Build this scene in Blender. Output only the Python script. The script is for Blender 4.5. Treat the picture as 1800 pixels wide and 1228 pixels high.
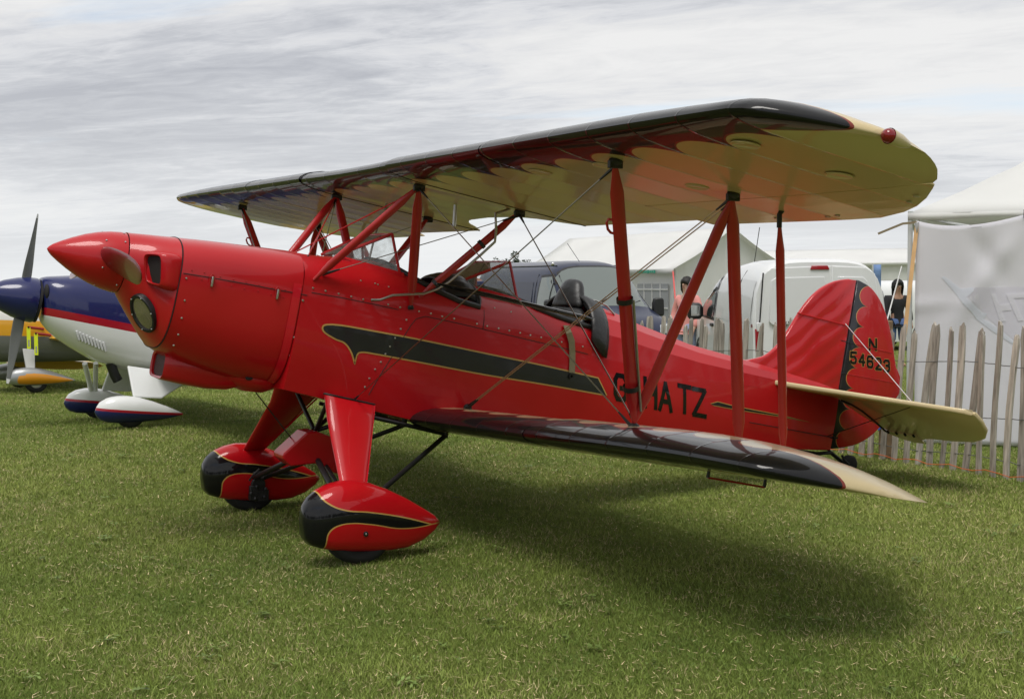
import bpy, bmesh, math, random
import numpy as np
from mathutils import Vector, Matrix
random.seed(7); rng = np.random.default_rng(7)
for o in list(bpy.data.objects): bpy.data.objects.remove(o)
scene = bpy.context.scene
col = scene.collection
RAD = math.radians

# ------------------------------------------------------------------ camera
FPX = 2221.693
CAM_A = np.array([2.509, 6.780, 1.501])
YAW, PIT, ROL = -2.0953, -0.0547, 0.0142
def _basis():
    f = np.array([math.cos(YAW)*math.cos(PIT), math.sin(YAW)*math.cos(PIT), math.sin(PIT)])
    r = np.cross(f, [0, 0, 1]); r /= np.linalg.norm(r); u = np.cross(r, f)
    return f, r*math.cos(ROL)+u*math.sin(ROL), -r*math.sin(ROL)+u*math.cos(ROL)
fwA, rtA, upA = _basis()
_n = np.array([0.0158, -0.0155, 1.0]); _n /= np.linalg.norm(_n)
_ex = np.array([1, 0, 0])-_n*_n[0]; _ex /= np.linalg.norm(_ex); _ey = np.cross(_n, _ex)
RAW = np.array([_ex, _ey, _n])                      # aircraft frame -> world (the aeroplane sits a little crooked)
fwW, rtW, upW, CW = RAW@fwA, RAW@rtA, RAW@upA, RAW@CAM_A
cd = bpy.data.cameras.new('camera'); cam = bpy.data.objects.new('camera', cd); col.objects.link(cam)
cd.sensor_width = 36; cd.sensor_fit = 'HORIZONTAL'; cd.lens = FPX*36/1800; cd.shift_y = -14/1800
cd.clip_start = .05; cd.clip_end = 8000
M = Matrix.Identity(4)
for i in range(3):
    M[i][0], M[i][1], M[i][2], M[i][3] = rtW[i], upW[i], -fwW[i], CW[i]
cam.matrix_world = M
scene.camera = cam

# ------------------------------------------------------------------ light and sky
SUN_DIR = Vector((0.30, 0.30, 1.0)).normalized()      # towards the sun, thin cloud in front of it
sd = bpy.data.lights.new('sun', 'SUN'); sun = bpy.data.objects.new('sun', sd); col.objects.link(sun)
sd.energy = 1.9; sd.angle = RAD(24); sd.color = (1.0, .965, .91)
sun.rotation_euler = SUN_DIR.to_track_quat('Z', 'Y').to_euler(); sun.location = (0, 0, 30)
world = bpy.data.worlds.new('World'); scene.world = world; world.use_nodes = True

class X:                                             # tiny expression builder over Math nodes
    def __init__(s, nt, sock): s.nt, s.s = nt, sock
    def _op(s, op, b=None, c=None):
        n = s.nt.nodes.new('ShaderNodeMath'); n.operation = op
        for i, q in enumerate((s, b, c)):
            if q is None: continue
            if isinstance(q, X): s.nt.links.new(q.s, n.inputs[i])
            else: n.inputs[i].default_value = float(q)
        return X(s.nt, n.outputs[0])
    def __add__(s, b): return s._op('ADD', b)
    __radd__ = __add__
    def __sub__(s, b): return s._op('SUBTRACT', b)
    def __rsub__(s, b): return (s*-1)+b
    def __mul__(s, b): return s._op('MULTIPLY', b)
    __rmul__ = __mul__
    def __truediv__(s, b): return s._op('DIVIDE', b)
    def abs(s): return s._op('ABSOLUTE')
    def sqrt(s): return s._op('SQRT')
    def frac(s): return s._op('FRACT')
    def mx(s, b): return s._op('MAXIMUM', b)
    def mn(s, b): return s._op('MINIMUM', b)
    def gt(s, b): return s._op('GREATER_THAN', b)
    def lt(s, b): return s._op('LESS_THAN', b)
    def pw(s, b): return s._op('POWER', b)
    def clamp(s): return s.mx(0).mn(1)
    def curve(s, pts):                               # free function of one variable
        x0, x1 = pts[0][0], pts[-1][0]
        ys = [p[1] for p in pts]; y0, y1 = min(ys), max(ys)
        q = ((s-x0)/(x1-x0)).clamp()
        n = s.nt.nodes.new('ShaderNodeFloatCurve'); cv = n.mapping.curves[0]
        while len(cv.points) > 2: cv.points.remove(cv.points[1])
        P = [((x-x0)/(x1-x0), (y-y0)/(y1-y0)) for x, y in pts]
        cv.points[0].location = P[0]; cv.points[-1].location = P[-1]
        for p in P[1:-1]: cv.points.new(*p)
        n.mapping.update(); s.nt.links.new(q.s, n.inputs['Value'])
        return X(s.nt, n.outputs[0])*(y1-y0)+y0

GAP_OFF = 47.7; SKY_OFF = 8.9; SKY_ANG = 130
def build_sky():
    nt = world.node_tree; N, L = nt.nodes, nt.links; N.clear()
    out = N.new('ShaderNodeOutputWorld'); bg = N.new('ShaderNodeBackground'); L.new(bg.outputs[0], out.inputs[0])
    bg.inputs[1].default_value = .12
    sky = N.new('ShaderNodeTexSky'); sky.sky_type = 'NISHITA'; sky.sun_disc = False
    sky.sun_elevation = math.asin(SUN_DIR.z); sky.sun_rotation = math.atan2(SUN_DIR.x, SUN_DIR.y)
    tc = N.new('ShaderNodeTexCoord'); sp = N.new('ShaderNodeSeparateXYZ'); L.new(tc.outputs['Generated'], sp.inputs[0])
    x, y, z = (X(nt, sp.outputs[i]) for i in range(3))
    zz = z.mx(0)+.075                                # flat cloud layer seen in perspective
    a = RAD(SKY_ANG)
    px, py = x/zz, y/zz
    al, ac = px*math.cos(a)+py*math.sin(a), py*math.cos(a)-px*math.sin(a)
    def noise(sa, sc, scale, det, rough, dist, off=0):
        cmb = N.new('ShaderNodeCombineXYZ'); L.new((al*sa+off).s, cmb.inputs[0]); L.new((ac*sc).s, cmb.inputs[1])
        n = N.new('ShaderNodeTexNoise'); n.inputs['Scale'].default_value = scale; n.inputs['Detail'].default_value = det
        n.inputs['Roughness'].default_value = rough; n.inputs['Distortion'].default_value = dist
        L.new(cmb.outputs[0], n.inputs['Vector']); return X(nt, n.outputs[0])
    wob = noise(.5, .5, .8, 3, .5, 0, 40)-.5         # bends the streaks so they never run dead straight
    ac = ac+wob*.55
    big = noise(.34, .50, .62, 4, .5, .5, SKY_OFF)
    mid = noise(.42, .9, 1.9, 8, .64, .8, 9.0)
    fine = noise(.8, 1.5, 5.0, 9, .66, .6, 1.0)
    d = ((big-.5)*.85+.5+(mid-.5)*.42+(fine-.5)*.24)
    ramp = N.new('ShaderNodeValToRGB'); L.new(d.s, ramp.inputs[0])
    e = ramp.color_ramp.elements
    e[0].position = .35; e[0].color = (3.7, 3.85, 4.25, 1)
    e[1].position = .63; e[1].color = (7.15, 7.15, 7.15, 1)
    for p, c in ((.43, (4.6, 4.75, 5.1, 1)), (.50, (5.9, 6.0, 6.25, 1)), (.56, (6.6, 6.63, 6.7, 1))):
        k = e.new(p); k.color = c
    gap = ((noise(.22, .6, 1.6, 5, .55, .4, GAP_OFF)-.58)*8).clamp()*.5   # thin places where the blue shows
    m1 = N.new('ShaderNodeMix'); m1.data_type = 'RGBA'; L.new(gap.s, m1.inputs[0])
    L.new(ramp.outputs[0], m1.inputs[6])
    blue = N.new('ShaderNodeMix'); blue.data_type = 'RGBA'; blue.blend_type = 'MULTIPLY'; blue.inputs[0].default_value = 1
    L.new(sky.outputs[0], blue.inputs[6]); blue.inputs[7].default_value = (1, 1, 1, 1)
    add = N.new('ShaderNodeMix'); add.data_type = 'RGBA'; add.blend_type = 'ADD'; add.inputs[0].default_value = 1
    L.new(blue.outputs[2], add.inputs[6]); add.inputs[7].default_value = (1.3, 2.1, 3.0, 1)
    L.new(add.outputs[2], m1.inputs[7])
    hz = (1-((z.mx(0))/.20).clamp()).pw(1.6)*.9     # the layer pales towards the horizon all round
    m2 = N.new('ShaderNodeMix'); m2.data_type = 'RGBA'; L.new(hz.s, m2.inputs[0])
    L.new(m1.outputs[2], m2.inputs[6]); m2.inputs[7].default_value = (7.3, 7.45, 7.5, 1)
    below = z.lt(-.01)
    m3 = N.new('ShaderNodeMix'); m3.data_type = 'RGBA'; L.new(below.s, m3.inputs[0])
    L.new(m2.outputs[2], m3.inputs[6]); m3.inputs[7].default_value = (.9, 1.0, .6, 1)
    L.new(m3.outputs[2], bg.inputs[0])
build_sky()
vs = scene.view_settings; vs.view_transform = 'Standard'; vs.look = 'None'; vs.exposure = 0.0; vs.gamma = 1.0; vs.use_curve_mapping = False
scene.render.engine = 'CYCLES'

# ------------------------------------------------------------------ pixel -> direction helpers (distance comes from the surface named)
PITCH = RAD(10.5); cp, sp_ = math.cos(PITCH), math.sin(PITCH)
def rayA(px, py): return fwA+rtA*(px-900)/FPX-upA*(py-600)/FPX
def rayW(px, py): return fwW+rtW*(px-900)/FPX-upW*(py-600)/FPX
def aY(px, py, y): d = rayA(px, py); return CAM_A+d*(y-CAM_A[1])/d[1]
def body(Xa): x, z = Xa[0], Xa[2]-1.4; return np.array([x*cp+z*sp_, Xa[1], -x*sp_+z*cp])
def bY(px, py, y): return body(aY(px, py, y))
def bV(px, py, v):
    nn = np.array([-sp_, 0, cp]); d = rayA(px, py); O = np.array([0, 0, 1.4])
    return body(CAM_A+d*(v-(CAM_A-O)@nn)/(d@nn))
def B(u, y, v): return Vector((u*cp-v*sp_, y, 1.4+u*sp_+v*cp))      # fuselage axes -> aircraft frame
def gh(x, y): return -.025*min(max(-.72*x-.5*y-3.3, 0), 13)          # the field falls away gently behind the fence
def G(px, py):
    d = rayW(px, py); z = 0
    for _ in range(8):
        p = CW+d*(z-CW[2])/d[2]; z = gh(p[0], p[1])
    return Vector(p)
def AT(px, py, dist): return Vector(CW+rayW(px, py)*dist)
def WY(px, py, y): d = rayW(px, py); return Vector(CW+d*(y-CW[1])/d[1])

# ------------------------------------------------------------------ mesh helpers
class MB:
    def __init__(s): s.v, s.f = [], []
    def add(s, vs, fs):
        k = len(s.v); s.v += [tuple(v) for v in vs]; s.f += [tuple(i+k for i in f) for f in fs]; return s
    def box(s, c, d, R=None):
        R = R or Matrix.Identity(3); c = Vector(c)
        vs = [c+R@Vector((sx*d[0]/2, sy*d[1]/2, sz*d[2]/2)) for sx in (-1, 1) for sy in (-1, 1) for sz in (-1, 1)]
        return s.add(vs, [(0, 1, 3, 2), (4, 6, 7, 5), (0, 4, 5, 1), (2, 3, 7, 6), (0, 2, 6, 4), (1, 5, 7, 3)])
    def loft(s, secs, closed=True, cap0=True, cap1=True):
        n = len(secs[0]); k = len(s.v)
        for q in secs: s.v += [tuple(p) for p in q]
        for i in range(len(secs)-1):
            for j in range(n if closed else n-1):
                a, b = k+i*n+j, k+i*n+(j+1) % n
                s.f.append((a, b, b+n, a+n))
        if cap0: s.f.append(tuple(k+j for j in range(n))[::-1])
        if cap1: s.f.append(tuple(k+(len(secs)-1)*n+j for j in range(n)))
        return s
    def path(s, pts, r, n=8, flat=1.0, side=None, cap=True):
        """tube along a polyline; r may be a list; flat<1 squashes it across 'side'"""
        pts = [Vector(p) for p in pts]; secs = []; prev = None
        rr = r if isinstance(r, (list, tuple)) else [r]*len(pts)
        for i, p in enumerate(pts):
            t = (pts[min(i+1, len(pts)-1)]-pts[max(i-1, 0)]).normalized()
            a = Vector(side) if side is not None else (prev if prev is not None else (Vector((0, 0, 1)) if abs(t.z) < .9 else Vector((1, 0, 0))))
            a = (a-t*a.dot(t)).normalized(); b = t.cross(a); prev = a
            secs.append([p+a*(math.cos(2*math.pi*j/n)*rr[i])+b*(math.sin(2*math.pi*j/n)*rr[i]*flat) for j in range(n)])
        return s.loft(secs, True, cap, cap)
    def lathe(s, prof, O, ax, n=32, cap=False):
        """prof: list of (distance along axis, radius)"""
        O = Vector(O); ax = Vector(ax).normalized()
        a = Vector((0, 0, 1)) if abs(ax.z) < .9 else Vector((1, 0, 0))
        a = (a-ax*a.dot(ax)).normalized(); b = ax.cross(a)
        return s.loft([[O+ax*t+(a*math.cos(2*math.pi*j/n)+b*math.sin(2*math.pi*j/n))*r for j in range(n)] for t, r in prof], True, cap, cap)
    def prism(s, outline, d):
        """outline: 3-D loop; d: extrusion vector"""
        d = Vector(d); n = len(outline); o = [Vector(p) for p in outline]
        vs = [p-d/2 for p in o]+[p+d/2 for p in o]
        return s.add(vs, [tuple(range(n))[::-1], tuple(range(n, 2*n))]+[(i, (i+1) % n, n+(i+1) % n, n+i) for i in range(n)])
    def ball(s, c, r, n=10, m=6, sc=(1, 1, 1)):
        c = Vector(c); vs = []; fs = []
        for i in range(m+1):
            th = math.pi*i/m
            for j in range(n):
                ph = 2*math.pi*j/n
                vs.append(c+Vector((r*sc[0]*math.sin(th)*math.cos(ph), r*sc[1]*math.sin(th)*math.sin(ph), r*sc[2]*math.cos(th))))
        for i in range(m):
            for j in range(n):
                a, b = i*n+j, i*n+(j+1) % n; fs.append((a, b, b+n, a+n))
        return s.add(vs, fs)
    def mesh(s, name, mat=None, smooth=35):
        me = bpy.data.meshes.new(name); me.from_pydata(s.v, [], s.f); me.validate()
        bm = bmesh.new(); bm.from_mesh(me); bmesh.ops.remove_doubles(bm, verts=bm.verts, dist=1e-6)
        bmesh.ops.recalc_face_normals(bm, faces=bm.faces); bm.to_mesh(me); bm.free()
        if mat: me.materials.append(mat)
        if smooth:
            me.polygons.foreach_set('use_smooth', [True]*len(me.polygons)); me.set_sharp_from_angle(angle=RAD(smooth))
        return me
def obj(name, mb, mat, parent=None, smooth=35, bevel=0, sub=0):
    me = mb if isinstance(mb, bpy.types.Mesh) else mb.mesh(name, mat, smooth)
    o = bpy.data.objects.new(name, me); col.objects.link(o)
    if parent: o.parent = parent
    if bevel:
        m = o.modifiers.new('bevel', 'BEVEL'); m.width = bevel; m.segments = 2; m.limit_method = 'ANGLE'; m.angle_limit = RAD(40)
        m.harden_normals = False
    if sub:
        m = o.modifiers.new('sub', 'SUBSURF'); m.levels = m.render_levels = sub
    return o
def empty(name, loc=(0, 0, 0), rz=0):
    o = bpy.data.objects.new(name, None); col.objects.link(o); o.location = loc; o.rotation_euler = (0, 0, rz); o.empty_display_size = .2; return o
def tag(o, label, cat, group=None):
    o['label'] = label; o['category'] = cat
    if group: o['group'] = group
    return o
def interp(tab, x):
    if x >= tab[0][0] and tab[0][0] > tab[-1][0]: return tab[0][1]
    t = tab if tab[0][0] < tab[-1][0] else tab[::-1]
    return float(np.interp(x, [a for a, b in t], [b for a, b in t]))

# ------------------------------------------------------------------ materials
def mat(name, color, rough=.5, metal=0, coat=0, spec=.5, bump=0, bscale=40, var=0, vscale=3, trans=0, emit=None, coat_r=.04, alpha=1):
    m = bpy.data.materials.new(name); m.use_nodes = True; nt = m.node_tree; b = nt.nodes['Principled BSDF']
    b.inputs['Base Color'].default_value = (*color, 1); b.inputs['Roughness'].default_value = rough
    b.inputs['Metallic'].default_value = metal; b.inputs['Coat Weight'].default_value = coat
    b.inputs['Coat Roughness'].default_value = coat_r; b.inputs['Specular IOR Level'].default_value = spec*(1-.7*coat)
    b.inputs['Transmission Weight'].default_value = trans; b.inputs['Alpha'].default_value = alpha
    tc = nt.nodes.new('ShaderNodeTexCoord')
    if bump:
        n = nt.nodes.new('ShaderNodeTexNoise'); n.inputs['Scale'].default_value = bscale; n.inputs['Detail'].default_value = 4
        nt.links.new(tc.outputs['Object'], n.inputs['Vector'])
        bp = nt.nodes.new('ShaderNodeBump'); bp.inputs['Strength'].default_value = 1; bp.inputs['Distance'].default_value = bump
        nt.links.new(n.outputs[0], bp.inputs['Height']); nt.links.new(bp.outputs[0], b.inputs['Normal'])
    if var:
        n = nt.nodes.new('ShaderNodeTexNoise'); n.inputs['Scale'].default_value = vscale; n.inputs['Detail'].default_value = 5
        nt.links.new(tc.outputs['Object'], n.inputs['Vector'])
        mr = nt.nodes.new('ShaderNodeMapRange'); mr.inputs[1].default_value = .3; mr.inputs[2].default_value = .7
        mr.inputs[3].default_value = 1-var; mr.inputs[4].default_value = 1+var; nt.links.new(n.outputs[0], mr.inputs[0])
        h = nt.nodes.new('ShaderNodeHueSaturation'); h.inputs['Color'].default_value = (*color, 1)
        nt.links.new(mr.outputs[0], h.inputs['Value']); nt.links.new(h.outputs[0], b.inputs['Base Color'])
        mr2 = nt.nodes.new('ShaderNodeMapRange'); mr2.inputs[1].default_value = .35; mr2.inputs[2].default_value = .65
        mr2.inputs[3].default_value = rough*.85; mr2.inputs[4].default_value = min(1, rough*1.2)
        nt.links.new(n.outputs[0], mr2.inputs[0]); nt.links.new(mr2.outputs[0], b.inputs['Roughness'])
    return m
def nodes_of(m):
    nt = m.node_tree; return nt, nt.nodes['Principled BSDF']
def xyz(nt):
    tc = nt.nodes.new('ShaderNodeTexCoord'); s = nt.nodes.new('ShaderNodeSeparateXYZ'); nt.links.new(tc.outputs['Object'], s.inputs[0])
    return [X(nt, s.outputs[i]) for i in range(3)]
def layered(nt, base, layers):
    """base colour, then (mask expression, colour) painted over it; returns a socket"""
    cur = None
    for mask, c in layers:
        m = nt.nodes.new('ShaderNodeMix'); m.data_type = 'RGBA'; nt.links.new(mask.s, m.inputs[0])
        if cur is None: m.inputs[6].default_value = (*base, 1)
        else: nt.links.new(cur, m.inputs[6])
        m.inputs[7].default_value = (*c, 1); cur = m.outputs[2]
    return cur
RED = (.48, .0058, .0105); BLACK = (.006, .006, .007); GOLD = (.50, .30, .08); CREAM = (.61, .49, .275)
MT = {}
MT['red'] = mat('red_paint', RED, .36, coat=.42, spec=.35, bump=.0016, bscale=2.6, var=.06, vscale=2.0)
MT['red_cowl'] = mat('red_cowl_paint', RED, .36, coat=.45, spec=.35, bump=.0012, bscale=3.5, var=.05, vscale=2.5, coat_r=.07)
MT['red_strut'] = mat('red_strut_paint', (.42, .012, .014), .38, coat=.5, var=.08, vscale=9)
MT['red_tape'] = mat('red_strip', (.60, .006, .02), .3, coat=.6)
MT['dark_red'] = mat('dark_red_blade', (.15, .010, .014), .3, coat=.4, spec=.3)
MT['black'] = mat('black_gloss', BLACK, .25, coat=.7, spec=.15)
MT['black_matt'] = mat('black_tube', (.012, .012, .013), .42, var=.2, vscale=20)
MT['decal_black'] = mat('black_stripe', (.010, .010, .011), .4, coat=.35, var=.15, vscale=6, bump=.001, bscale=8)
MT['decal_gold'] = mat('gold_pinstripe', GOLD, .4, coat=.3)
MT['leather'] = mat('black_leather', (.013, .013, .014), .42, bump=.004, bscale=28, var=.15, vscale=8)
MT['rubber'] = mat('tyre_rubber', (.014, .014, .014), .75, bump=.001, bscale=60, var=.2, vscale=14)
MT['steel'] = mat('bright_steel', (.55, .54, .52), .28, metal=1)
MT['wire'] = mat('steel_wire', (.30, .28, .25), .33, metal=1)
MT['brass_wire'] = mat('brassy_wire', (.42, .34, .22), .4, metal=.8)
MT['alu'] = mat('aluminium', (.6, .6, .6), .35, metal=1)
MT['cream'] = mat('cream_dope', CREAM, .36, coat=.55, bump=.0012, bscale=4, var=.05, vscale=3)
MT['dark'] = mat('dark_interior', (.02, .018, .018), .8)
MT['webbing'] = mat('khaki_webbing', (.22, .19, .11), .8, bump=.001, bscale=120)
def glass(name, tint=(.93, .95, .95), a=.22):
    m = bpy.data.materials.new(name); m.use_nodes = True; nt = m.node_tree; nt.nodes.clear()
    o = nt.nodes.new('ShaderNodeOutputMaterial'); t = nt.nodes.new('ShaderNodeBsdfTransparent'); g = nt.nodes.new('ShaderNodeBsdfGlossy')
    d = nt.nodes.new('ShaderNodeBsdfDiffuse'); d.inputs[0].default_value = (.55, .57, .56, 1)
    t.inputs[0].default_value = (*tint, 1); g.inputs['Roughness'].default_value = .04
    f = nt.nodes.new('ShaderNodeFresnel'); f.inputs[0].default_value = 1.45
    n = nt.nodes.new('ShaderNodeTexNoise'); n.inputs['Scale'].default_value = 7; n.inputs['Detail'].default_value = 6
    mr = nt.nodes.new('ShaderNodeMapRange'); mr.inputs[1].default_value = .42; mr.inputs[2].default_value = .75; mr.inputs[3].default_value = a*.25; mr.inputs[4].default_value = a
    nt.links.new(n.outputs[0], mr.inputs[0])
    m1 = nt.nodes.new('ShaderNodeMixShader'); m2 = nt.nodes.new('ShaderNodeMixShader')
    nt.links.new(mr.outputs[0], m1.inputs[0]); nt.links.new(t.outputs[0], m1.inputs[1]); nt.links.new(d.outputs[0], m1.inputs[2])
    nt.links.new(f.outputs[0], m2.inputs[0]); nt.links.new(m1.outputs[0], m2.inputs[1]); nt.links.new(g.outputs[0], m2.inputs[2])
    nt.links.new(m2.outputs[0], o.inputs[0]); return m
MT['perspex'] = glass('scratched_perspex', a=.3)

# ================================================================== the field
def build_ground():
    m = bpy.data.materials.new('mown_grass'); m.use_nodes = True; nt, b = nodes_of(m)
    tc = nt.nodes.new('ShaderNodeTexCoord')
    def noise(s, d=6, r=.6, dist=0):
        n = nt.nodes.new('ShaderNodeTexNoise'); n.inputs['Scale'].default_value = s; n.inputs['Detail'].default_value = d
        n.inputs['Roughness'].default_value = r; n.inputs['Distortion'].default_value = dist
        nt.links.new(tc.outputs['Object'], n.inputs['Vector']); return n
    big, mid, fine = noise(.35, 4), noise(2.2, 6), noise(70, 5, .7)
    s = X(nt, big.outputs[0])*.35+X(nt, mid.outputs[0])*.35+X(nt, fine.outputs[0])*.3
    r = nt.nodes.new('ShaderNodeValToRGB'); nt.links.new(s.s, r.inputs[0]); e = r.color_ramp.elements
    e[0].position = .33; e[0].color = (.085, .115, .024, 1); e[1].position = .68; e[1].color = (.235, .25, .075, 1)
    k = e.new(.5); k.color = (.15, .185, .042, 1)
    nt.links.new(r.outputs[0], b.inputs['Base Color']); b.inputs['Roughness'].default_value = .9; b.inputs['Specular IOR Level'].default_value = .1
    bp = nt.nodes.new('ShaderNodeBump'); bp.inputs['Distance'].default_value = .02; nt.links.new(fine.outputs[0], bp.inputs['Height']); nt.links.new(bp.outputs[0], b.inputs['Normal'])
    rs = [0, 2, 4, 6, 8, 10, 12, 14, 16, 18, 20, 23, 26, 30, 36, 45, 60, 90, 140, 250, 500, 1000, 2000, 4000]
    n = 96; vs = [(CW[0], CW[1], gh(CW[0], CW[1]))]; fs = []
    for rr in rs[1:]:
        for j in range(n):
            x, y = CW[0]+rr*math.cos(2*math.pi*j/n), CW[1]+rr*math.sin(2*math.pi*j/n); vs.append((x, y, gh(x, y)))
    fs += [(0, 1+j, 1+(j+1) % n) for j in range(n)]
    for i in range(len(rs)-2):
        for j in range(n):
            a, c = 1+i*n+j, 1+i*n+(j+1) % n; fs.append((a, a+n, c+n, c))
    o = obj('ground', MB().add(vs, fs), m, smooth=60); o['kind'] = 'structure'

def build_grass():
    N = 1600000
    fh = np.array([fwW[0], fwW[1]]); fh /= np.linalg.norm(fh); rh = np.array([fh[1], -fh[0]])
    d = 3.6*(42/3.6)**(rng.random(N)**1.0)                  # log-uniform in distance
    keep = rng.random(N) < np.clip(.35+d/9, 0, 1)
    d = d[keep]; n = len(d)
    s = (rng.random(n)*2-1)*(.45*d+1.7)
    P = CW[:2]+d[:, None]*fh+s[:, None]*rh
    x, y = P[:, 0], P[:, 1]
    z = -.025*np.clip(-.72*x-.5*y-3.3, 0, 13)
    def patch(f, a): return np.sin(x*f+a)*np.cos(y*f*.83+a*1.7)+.6*np.sin((x+y)*f*1.9+a*3)*np.cos((x-y)*f*1.6+a)
    pt = .7*patch(.8, 1.3)+.5*patch(2.3, .4)+.4*patch(5.1, 2.2)+.3*patch(11, .9)
    sc = 1+.05*np.clip(d-6, 0, 20)
    L = (.014+.017*rng.random(n)**1.5)*(1+.18*np.clip(pt, -1, 1))*np.where(rng.random(n) < .01, 2.0, 1)*(1+.02*d)
    w = (.0013+.0013*rng.random(n))*sc*1.1
    a = rng.random(n)*2*np.pi; lean = .25+.95*rng.random(n)**.8; b = rng.random(n)*2*np.pi
    lay = rng.random(n) < .022                                # cut bits lying flat
    lean = np.where(lay, 1.45, lean); L = np.where(lay, L*1.3, L)
    tip = np.stack([x+np.cos(a)*np.sin(lean)*L, y+np.sin(a)*np.sin(lean)*L, z+np.cos(lean)*L+np.where(lay, .012, 0)], 1)
    zb = z+np.where(lay, .010, -.002)
    dx, dy = np.cos(b)*w, np.sin(b)*w
    v0 = np.stack([x-dx, y-dy, zb], 1); v1 = np.stack([x+dx, y+dy, zb], 1)
    V = np.stack([v0, v1, tip], 1).reshape(-1, 3)
    g = np.array([.185, .255, .045]); g2 = np.array([.265, .320, .078]); dry = np.array([.50, .41, .24]); dk = np.array([.105, .165, .028])
    t = rng.random(n); q = np.clip(.5+.34*pt+.3*(t-.5), 0, 1)[:, None]
    C = dk*(1-q)**2+g*2*q*(1-q)+g2*q*q
    pd = np.clip(.105+.09*patch(1.5, 5.1)+.09*patch(4.2, 3.3)+.07*patch(9.5, 1.9), .015, .5)
    isd = (rng.random(n) < pd)[:, None]
    C = np.where(isd, C*.3+dry*.7*(.6+.7*rng.random(n))[:, None], C)
    C = np.where(lay[:, None], dry*(.8+.8*rng.random(n))[:, None], C)
    C *= (.96+.62*rng.random(n))[:, None]*np.array([1.04, 1.0, 1.0])
    # broad-leaved weeds and clover among the blades
    wv, wc = [], []
    for _ in range(330):
        dd = 4.2*(14/4.2)**rng.random(); ss = (rng.random()*2-1)*(.45*dd+1.2); c0 = CW[:2]+dd*fh+ss*rh; zz = gh(c0[0], c0[1])
        hue = np.array([.17, .24, .06])*(.7+.7*rng.random()); big = .007+.010*rng.random()**2
        for k in range(rng.integers(5, 16)):
            a_ = rng.random()*6.28; r0 = rng.random()*big*3.2; cx, cy = c0[0]+r0*np.cos(a_), c0[1]+r0*np.sin(a_); b_ = rng.random()*6.28
            ux, uy = np.cos(b_)*big, np.sin(b_)*big; h_ = zz+.016+.014*rng.random(); tl = (rng.random()-.5)*.012
            A0, A1, A2, A3 = (cx-ux, cy-uy, h_-tl), (cx+uy*.55, cy-ux*.55, h_), (cx+ux, cy+uy, h_+tl), (cx-uy*.55, cy+ux*.55, h_)
            wv += [A0, A1, A2, A0, A2, A3]; wc += [hue*(.85+.3*rng.random())]*2
    V = np.concatenate([V, np.array(wv)]); C = np.concatenate([C, np.array(wc)]); n = len(C)
    me = bpy.data.meshes.new('grass')
    me.vertices.add(3*n); me.vertices.foreach_set('co', V.astype(np.float32).ravel())
    me.loops.add(3*n); me.loops.foreach_set('vertex_index', np.arange(3*n, dtype=np.int32))
    me.polygons.add(n); me.polygons.foreach_set('loop_start', np.arange(0, 3*n, 3, dtype=np.int32))
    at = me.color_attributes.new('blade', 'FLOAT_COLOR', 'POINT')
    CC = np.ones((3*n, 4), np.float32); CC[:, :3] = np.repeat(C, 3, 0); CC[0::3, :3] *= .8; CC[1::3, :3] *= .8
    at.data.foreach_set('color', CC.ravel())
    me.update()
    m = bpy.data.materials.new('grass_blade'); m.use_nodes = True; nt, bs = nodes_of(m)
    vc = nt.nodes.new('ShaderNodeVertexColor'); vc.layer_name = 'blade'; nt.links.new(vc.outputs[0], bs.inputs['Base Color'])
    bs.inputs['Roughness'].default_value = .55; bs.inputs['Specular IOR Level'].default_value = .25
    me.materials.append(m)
    o = bpy.data.objects.new('grass', me); col.objects.link(o); o['kind'] = 'stuff'
    o['label'] = 'short mown grass of the airfield with dry bits'; o['category'] = 'grass'
def build_wood():
    # the wood along the far side of the field, behind where the picture is taken: it shows in the polished paint
    rs = np.random.default_rng(5); vs, fs = [], []
    base = math.atan2(-fwW[1], -fwW[0])
    for k in range(150):
        a = base+math.radians(rs.uniform(-105, 105)); r = rs.uniform(68, 88); h = rs.uniform(6.5, 11); w = rs.uniform(2.5, 5)
        c = np.array([CW[0]+r*math.cos(a), CW[1]+r*math.sin(a)])
        for _ in range(170):
            d = rs.normal(size=3); d /= np.linalg.norm(d); q = rs.random()**.4
            p = np.array([c[0]+d[0]*w*q, c[1]+d[1]*w*q, h*.55+d[2]*h*.5*q]); p[2] = max(p[2], .2)
            u = rs.normal(size=3); u /= np.linalg.norm(u); v = np.cross(u, rs.normal(size=3)); v /= np.linalg.norm(v); s = rs.uniform(.35, .8)
            n = len(vs); vs += [p-u*s, p+v*s*.6, p+u*s, p-v*s*.6]; fs.append((n, n+1, n+2, n+3))
    o = obj('far_wood', MB().add(vs, fs), mat('wood_leaf', (.040, .062, .022), .8, var=.3, vscale=.4), smooth=0); o['kind'] = 'stuff'
    o['label'] = 'dark wood along the far edge of the field'; o['category'] = 'trees'
build_ground(); build_grass(); build_wood()

# ================================================================== the red biplane
plane = empty('red_biplane'); plane.matrix_world = Matrix(RAW.tolist()).to_4x4()
tag(plane, 'red biplane with black wing edges, lettered G-HATZ, parked on the grass', 'biplane')
def part(name, mb, m, parent=None, **k): return obj(name, mb, MT[m] if isinstance(m, str) else m, parent or plane, **k)

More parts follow.
